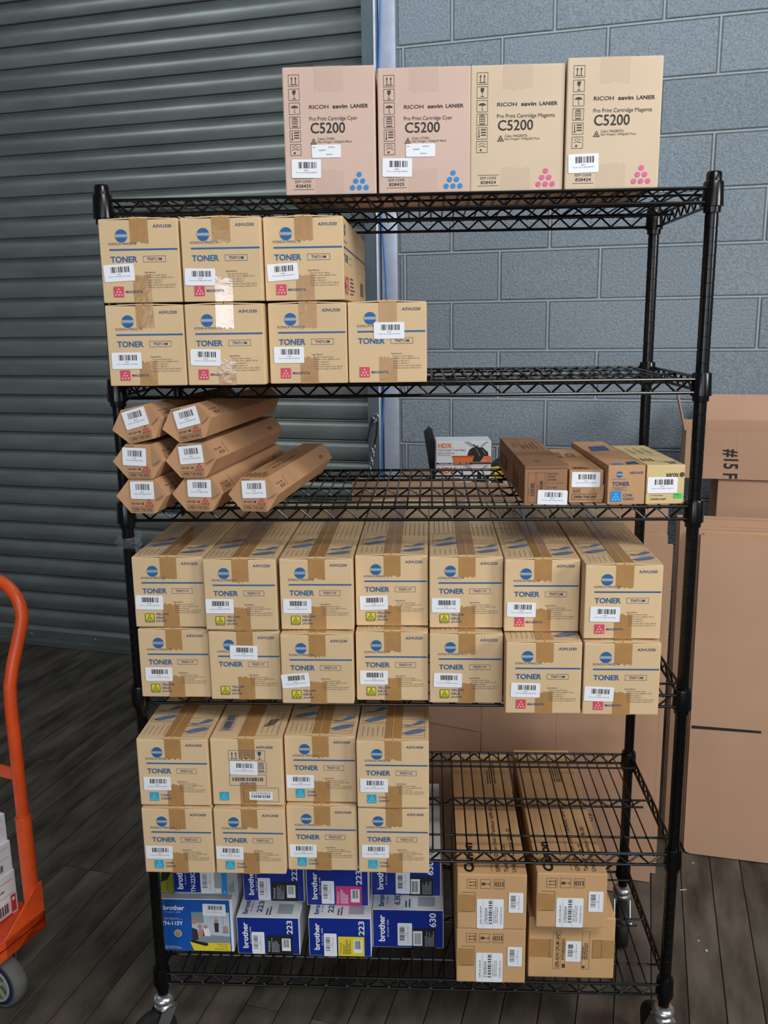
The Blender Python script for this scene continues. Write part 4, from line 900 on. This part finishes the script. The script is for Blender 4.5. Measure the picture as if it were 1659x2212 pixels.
# tall carton and open carton in the corner
t = thing('tall_carton', 'tall closed brown carton under the open carton at the right edge', 'carton', (1.632, 1.29, 0.004), SA)
obj('body', rbox(0.62, 0.36, 1.163, KSH, 0.004, 'body'), t, (0.31, 0, 0)); obj('seam', MB().box(0.30, 0.301, -0.0012, -0.0002, 0.0, 1.16, KED), t)
t = thing('open_carton', 'open brown carton lettered #15 F with raised flaps at the right edge', 'carton', (1.517, 1.30, 1.170), SA)
ow, od, oh, th = 0.64, 0.36, 0.165, 0.005
for n, a in (('front_wall', (0, ow, 0, th, 0, oh)), ('back_wall', (0, ow, od-th, od, 0, oh)), ('left_wall', (0, th, th, od-th, 0, oh)), ('right_wall', (ow-th, ow, th, od-th, 0, oh)), ('bottom', (th, ow-th, th, od-th, 0, th))):
    obj(n, MB().box(*a, KSH), t)
f = MB(); f.box(0.05, ow, 0, 0.005, 0, 0.12, KSH); obj('back_flap', f, t, (0.01, od, oh), (math.radians(-42), 0, 0))
f = MB(); f.box(-0.005, 0, 0, od-0.02, 0, 0.12, KSH); obj('left_flap', f, t, (0.0, 0.01, oh), (0, math.radians(-14), 0))
p = Print(); p.text('#15 F', 0.122, 0.174, 0.002, 0.104, INKB, 0.022, rot=-90); p.rect(0.165, 0.166, 0.0, 0.16, KED); obj('lettering', p, t)
# carton carrying the trash bag boxes
t = thing('storage_carton', 'plain brown carton behind the rack carrying the trash bag boxes', 'carton', (0.50, 1.28, 0.004), math.radians(-3))
obj('body', rbox(0.62, 0.45, 1.128, KSH, 0.004, 'body'), t, (0.31, 0, 0))
def bag_box(z, big, label, x):
    bw, bh = 0.192, 0.084
    t = thing('trash_bag_box', label, 'box', (x, 1.30, z), math.radians(1.5), 'trash bag boxes behind the rack')
    obj('body', rbox(bw, 0.13, bh, BWHT, 0.0015, 'body'), t)
    X = lambda u: (u-0.5)*bw; Zf = lambda v: (1-v)*bh
    p = Print()
    k = 1.35 if big else 1.0
    p.text('HDX', X(0.035), X(0.035+0.25*k), Zf(0.07+0.20*k), Zf(0.07), ORG, 0.03)
    p.text('Extra Large Trash Bags' if not big else 'Extra Large', X(0.03), X(0.53 if not big else 0.43), Zf(0.41 if not big else 0.62), Zf(0.32 if not big else 0.48), INK, 0.008)
    p.text('Bolsas de basura', X(0.03), X(0.33 if not big else 0.5), Zf(0.51 if not big else 0.92), Zf(0.45 if not big else 0.80), INK); p.text('extragrandes', X(0.03), X(0.26), Zf(0.60 if not big else 0.99), Zf(0.54 if not big else 0.94), INK)
    if not big:
        p.poly([(X(0.56), Zf(0.62)), (X(0.60), Zf(0.36)), (X(0.66), Zf(0.26)), (X(0.70), Zf(0.25)), (X(0.66), Zf(0.13)), (X(0.68), Zf(0.11)), (X(0.725), Zf(0.2)), (X(0.77), Zf(0.16)), (X(0.755), Zf(0.25)), (X(0.84), Zf(0.25)), (X(0.94), Zf(0.46)), (X(0.95), Zf(0.62)), (X(0.80), Zf(0.87)), (X(0.66), Zf(0.87))], INKB)
        p.line((X(0.72), Zf(0.3)), (X(0.80), Zf(0.62)), 0.0016, LABG, 1); p.line((X(0.84), Zf(0.36)), (X(0.90), Zf(0.55)), 0.0016, LABG, 1); p.line((X(0.64), Zf(0.38)), (X(0.60), Zf(0.55)), 0.0010, INKG, 1)
        p.poly([(X(0.29), Zf(0.60)), (X(0.68), Zf(0.62)), (X(0.65), Zf(0.985)), (X(0.32), Zf(0.985))], ORG, 1); p.rect(X(0.285), X(0.685), Zf(0.66), Zf(0.60), ORG, 1)
        p.poly([(X(0.79), Zf(0.88)), (X(0.87), Zf(0.62)), (X(0.995), Zf(0.62)), (X(0.995), Zf(0.88))], ORG, 2); p.text('50', X(0.83), X(0.90), Zf(0.84), Zf(0.76), PALE, 0.01, lay=3)
        p.rect(X(0.0), X(1.0), Zf(0.955), Zf(0.89), INKB, 3); p.textblock(X(0.05), X(0.95), Zf(0.945), Zf(0.90), 1, LABG, 0.8, lay=4)
    else:
        p.poly([(X(0.52), Zf(0.99)), (X(0.60), Zf(0.72)), (X(0.74), Zf(0.62)), (X(0.76), Zf(0.30)), (X(0.80), Zf(0.33)), (X(0.84), Zf(0.55)), (X(0.95), Zf(0.45)), (X(0.97), Zf(0.55)), (X(0.88), Zf(0.64)), (X(0.97), Zf(0.70)), (X(0.99), Zf(0.99))], INKB)
        p.line((X(0.8), Zf(0.68)), (X(0.72), Zf(0.95)), 0.0016, LABG, 1)
    p.poly([(X(0.50), Zf(0.01)), (X(0.60), Zf(0.01)), (X(0.72), Zf(0.22)), (X(0.66), Zf(0.24))], LABG); p.poly([(X(0.90), Zf(0.01)), (X(0.95), Zf(0.01)), (X(0.84), Zf(0.24)), (X(0.80), Zf(0.2))], LABG)
    p.text('112 999', X(0.88), X(0.955), Zf(0.065), Zf(0.045), INKG)
    obj('front_print', p, t)
    return t
bag_box(1.1335, True, 'lower white trash bag box with large lettering behind the third shelf', 0.752)
bag_box(1.2185, False, 'upper white trash bag box with an orange tub picture behind the third shelf', 0.7525)
t = MB(); t.prism([(0.0, 0.0), (0.045, -0.002), (0.030, 0.19), (0.020, 0.205), (-0.002, 0.188)], 'y', 0, 0.03, BLKP)
o = tag(obj('plastic_case', t, None, (0.640, 1.44, 1.1335), (0, math.radians(-8), 0)), 'tall black plastic case standing behind the white trash bag boxes', 'case')
t = thing('spray_bottle', 'yellow-handled spray bottle lying beside the trash bag boxes', 'spray bottle', (0.862, 1.36, 1.1335), 0.2)
obj('bottle', sm(MB().lathe([(0, 0), (0.022, 0), (0.024, 0.01), (0.024, 0.035), (0.012, 0.06), (0.010, 0.07)], DGR, 16)), t)
obj('trigger', MB().prism([(-0.018, 0.034), (0.02, 0.03), (0.03, 0.018), (0.04, 0.02), (0.034, 0.05), (0.01, 0.075), (-0.018, 0.072)], 'y', -0.030, -0.024, YPL), t)
t = thing('tool_bag', 'dark green cloth bag slumped beside the trash bag boxes', 'bag', (0.93, 1.42, 1.1335), 0)
bmv = bmesh.new(); bmesh.ops.create_icosphere(bmv, subdivisions=3, radius=1)
rr = random.Random(3)
for v in bmv.verts:
    v.co = Vector((v.co.x*0.07*(1+0.12*math.sin(5*v.co.z+3*v.co.y)), v.co.y*0.05*(1+0.1*math.sin(6*v.co.x)), max(0.0, 0.055+v.co.z*0.06*(1+0.15*math.sin(4*v.co.x+2)))))
me = bpy.data.meshes.new('cloth'); bmv.to_mesh(me); bmv.free(); me.materials.append(DGR)
for q in me.polygons: q.use_smooth = True
obj('cloth', me, t); obj('strap', sm(MB().path([(-0.05, -0.02, 0.08), (-0.03, -0.04, 0.115), (0.02, -0.04, 0.12), (0.05, -0.02, 0.085)], 0.005, RUB, 8)), t)
tp_ = thing('tape_roll', 'grey roll of tape lying beside the spray bottle', 'tape roll', (0.925, 1.33, 1.1335+0.022), 0)
obj('tape_band', sm(MB().lathe([(0.022, -0.02), (0.036, -0.02), (0.036, 0.02), (0.022, 0.02)], LABG, 24, 'y', closed=True)), tp_, (0, 0, 0.014)); obj('core', sm(MB().lathe([(0.019, -0.02), (0.022, -0.02), (0.022, 0.02), (0.019, 0.02)], KBR, 24, 'y', closed=True)), tp_, (0, 0, 0.014))

# ------------------------------------------------------------------ orange platform truck on the left
TA = math.atan2(-0.362, 0.932)                    # its deck runs towards the camera, turned a little
truck = thing('platform_truck', 'orange platform hand truck with a tubular handle at the left edge', 'hand truck', (-0.378, 0.205, 0), TA)
dz = 0.205
d = MB(); d.box(-0.50, 0.0, -0.80, 0.0, dz-0.004, dz, ORP); obj('deck', d, truck)
for n, a in (('side_flange', (-0.004, 0.0, -0.80, 0.0, dz-0.03, dz+0.02)), ('side_flange', (-0.50, -0.496, -0.80, 0.0, dz-0.03, dz+0.02)), ('end_flange', (-0.50, 0.0, -0.004, 0.0, dz-0.03, dz+0.02))): obj(n, MB().box(*a, ORP), truck)
gs = MB(); gs.prism([(0.0, dz-0.03), (0.0, dz+0.105), (-0.02, dz+0.10), (-0.13, dz+0.02), (-0.13, dz-0.03)], 'x', -0.004, 0.0, ORP); obj('corner_gusset', gs, truck)
def hpath(xo):
    return [(xo, -0.018, dz+0.09), (xo, -0.018, 0.60), (xo, -0.018, 0.80), (xo, -0.014, 0.855), (xo, 0.0, 0.90), (xo, 0.030, 0.97), (xo, 0.045, 1.01)]
R_ = hpath(-0.020); L_ = hpath(-0.44)
arc = []
for k in range(1, 8):
    a = PI/2*k/8; arc.append((-0.020-0.10*(1-math.cos(a)), 0.045+0.008*math.sin(a), 1.01+0.09*math.sin(a)))
arc2 = [(-0.46-p_[0], p_[1], p_[2]) for p_ in reversed(arc)]
obj('handle', sm(MB().path(R_+arc+arc2+list(reversed(L_)), 0.0158, ORP, 16)), truck)
for xo in (-0.020, -0.44): obj('handle_socket', sm(MB().lathe([(0.0158, dz), (0.0195, dz), (0.0195, 0.50), (0.0185, 0.503), (0.0158, 0.503)], ORP, 16, 'z', (xo, -0.018, 0))), truck)
cb = MB(); cb.box(-0.44, -0.02, -0.021, -0.015, 0.60, 0.632, ORP); obj('cross_bar', cb, truck)
def truck_wheel(x, y):
    c = bpy.data.objects.new('caster', None); COL.objects.link(c); c.parent = truck; c.location = (x, y, 0)
    obj('tyre', sm(MB().lathe([(0.056, -0.021), (0.064, -0.021), (0.070, -0.012), (0.070, 0.012), (0.064, 0.021), (0.056, 0.021)], GREYR, 32, 'y', (0, 0, 0.07))), c)
    obj('blue_rim', sm(MB().lathe([(0.046, -0.023), (0.058, -0.0215), (0.058, 0.0215), (0.046, 0.023)], RIMB, 32, 'y', (0, 0, 0.07))), c)
    h = MB(); h.lathe([(0.040, -0.0245), (0.047, -0.0245), (0.047, 0.0245), (0.040, 0.0245)], HUB, 32, 'y', (0, 0, 0.07)); h.lathe([(0, -0.024), (0.013, -0.024), (0.014, -0.01), (0.043, -0.006), (0.043, 0.02)], HUB, 24, 'y', (0, 0, 0.07))
    for k in range(5):
        a = 2*PI*k/5+0.4; c0, s0_ = math.cos(a), math.sin(a)
        h.add([(0.012*c0-0.004*s0_, -0.02, 0.07+0.012*s0_+0.004*c0), (0.012*c0+0.004*s0_, -0.02, 0.07+0.012*s0_-0.004*c0), (0.043*c0+0.007*s0_, -0.022, 0.07+0.043*s0_-0.007*c0), (0.043*c0-0.007*s0_, -0.022, 0.07+0.043*s0_+0.007*c0)], [(0, 1, 2, 3)], HUB)
    obj('hub', sm(h), c)
    fk = MB(); 
    for sd in (-1, 1): fk.prism([(-0.05, 0.17), (0.03, 0.17), (0.014, 0.07), (0.006, 0.056), (-0.006, 0.056), (-0.014, 0.07)], 'y', sd*0.030-0.002, sd*0.030+0.002, CHR)
    fk.box(-0.05, 0.05, -0.04, 0.04, 0.169, 0.175, CHR); obj('fork', fk, c)
    obj('axle', sm(MB().path([(0, -0.036, 0.07), (0, 0.036, 0.07)], 0.007, CHR, 10)), c)
truck_wheel(-0.066, -0.098); truck_wheel(-0.40, -0.098); truck_wheel(-0.115, -0.69); truck_wheel(-0.40, -0.69)
# white cartons riding on it
def white_box(dx, dy, z, wd, ln, ht, rz, label, red=False):
    p0 = Matrix.Rotation(TA, 3, 'Z') @ Vector((dx, dy, 0)) + Vector((-0.378, 0.205, 0))
    t = thing('white_carton', label, 'carton', (p0.x, p0.y, z), TA+math.radians(rz), 'white cartons on the hand truck')
    obj('body', rbox(wd, ln, ht, BWHT, 0.0015, 'body'), t, (-wd/2, -ln, 0))
    for fm_, ext in ((lambda a, b, e: (-wd+a, -ln-e, b), wd), (lambda a, b, e: (e, -ln+a, b), ln)):
        q = Print(fm_); q.rect(0.01, ext-0.01, ht*0.82, ht*0.83, INKG); q.rect(0.01, ext-0.01, ht*0.5, ht*0.508, INKG)
        q.textblock(ext-0.10, ext-0.02, ht*0.58, ht*0.76, 2, INKG, 0.45); q.bars(ext-0.07, ext-0.03, ht*0.12, ht*0.34, INK, 20); q.textblock(ext*0.1, ext*0.5, ht*0.15, ht*0.4, 3, INKG, 0.4)
        q.text('Toner', ext*0.25, ext*0.55, ht*0.6, ht*0.74, INK, 0.01)
        if red: q.rect(ext-0.022, ext-0.006, ht*0.06, ht*0.46, REDD, 1); q.disc(ext-0.014, ht*0.36, 0.005, LAB, 12, 2); q.rect(0.01, ext-0.02, 0.0, ht*0.05, REDD, 1)
        obj('print', q, t)
    return t
dt = dz+0.001
white_box(-0.085, -0.007, dt, 0.32, 0.24, 0.122, 0, 'white carton with a red corner tag, lowest of the hand truck stack', True)
white_box(-0.088, -0.008, dt+0.123, 0.315, 0.24, 0.083, 0, 'middle white carton of the stack on the hand truck')
white_box(-0.096, -0.008, dt+0.207, 0.305, 0.24, 0.074, 0, 'top white carton of the stack on the hand truck')
white_box(-0.022, -0.135, dt, 0.058, 0.24, 0.062, 0, 'small white carton tucked beside the stack on the hand truck')

# ------------------------------------------------------------------ scraps on the floor
for k, (x, y, lx, ly, rz, nm) in enumerate([(1.405, 0.66, 0.022, 0.003, 0.1, 'thin white scrap of paper on the floor behind the right post'), (1.395, 0.39, 0.006, 0.008, 0.4, 'small white fleck on the floor right of the rack'), (1.385, 0.43, 0.005, 0.004, 0.2, 'tiny white crumb on the boards right of the rack'), (1.475, 0.80, 0.008, 0.004, 0.6, 'small white flake near the foot of the cardboard bundle')]):
    b = MB(); b.prism([(-lx/2, -ly/2), (lx/2, -ly*0.4), (lx*0.45, ly/2), (-lx*0.4, ly*0.4)], 'z', 0, 0.0012, SCRAP)
    tag(obj('paper_scrap', b, None, (x, y, 0.0003), (0, 0, rz)), nm, 'scrap')
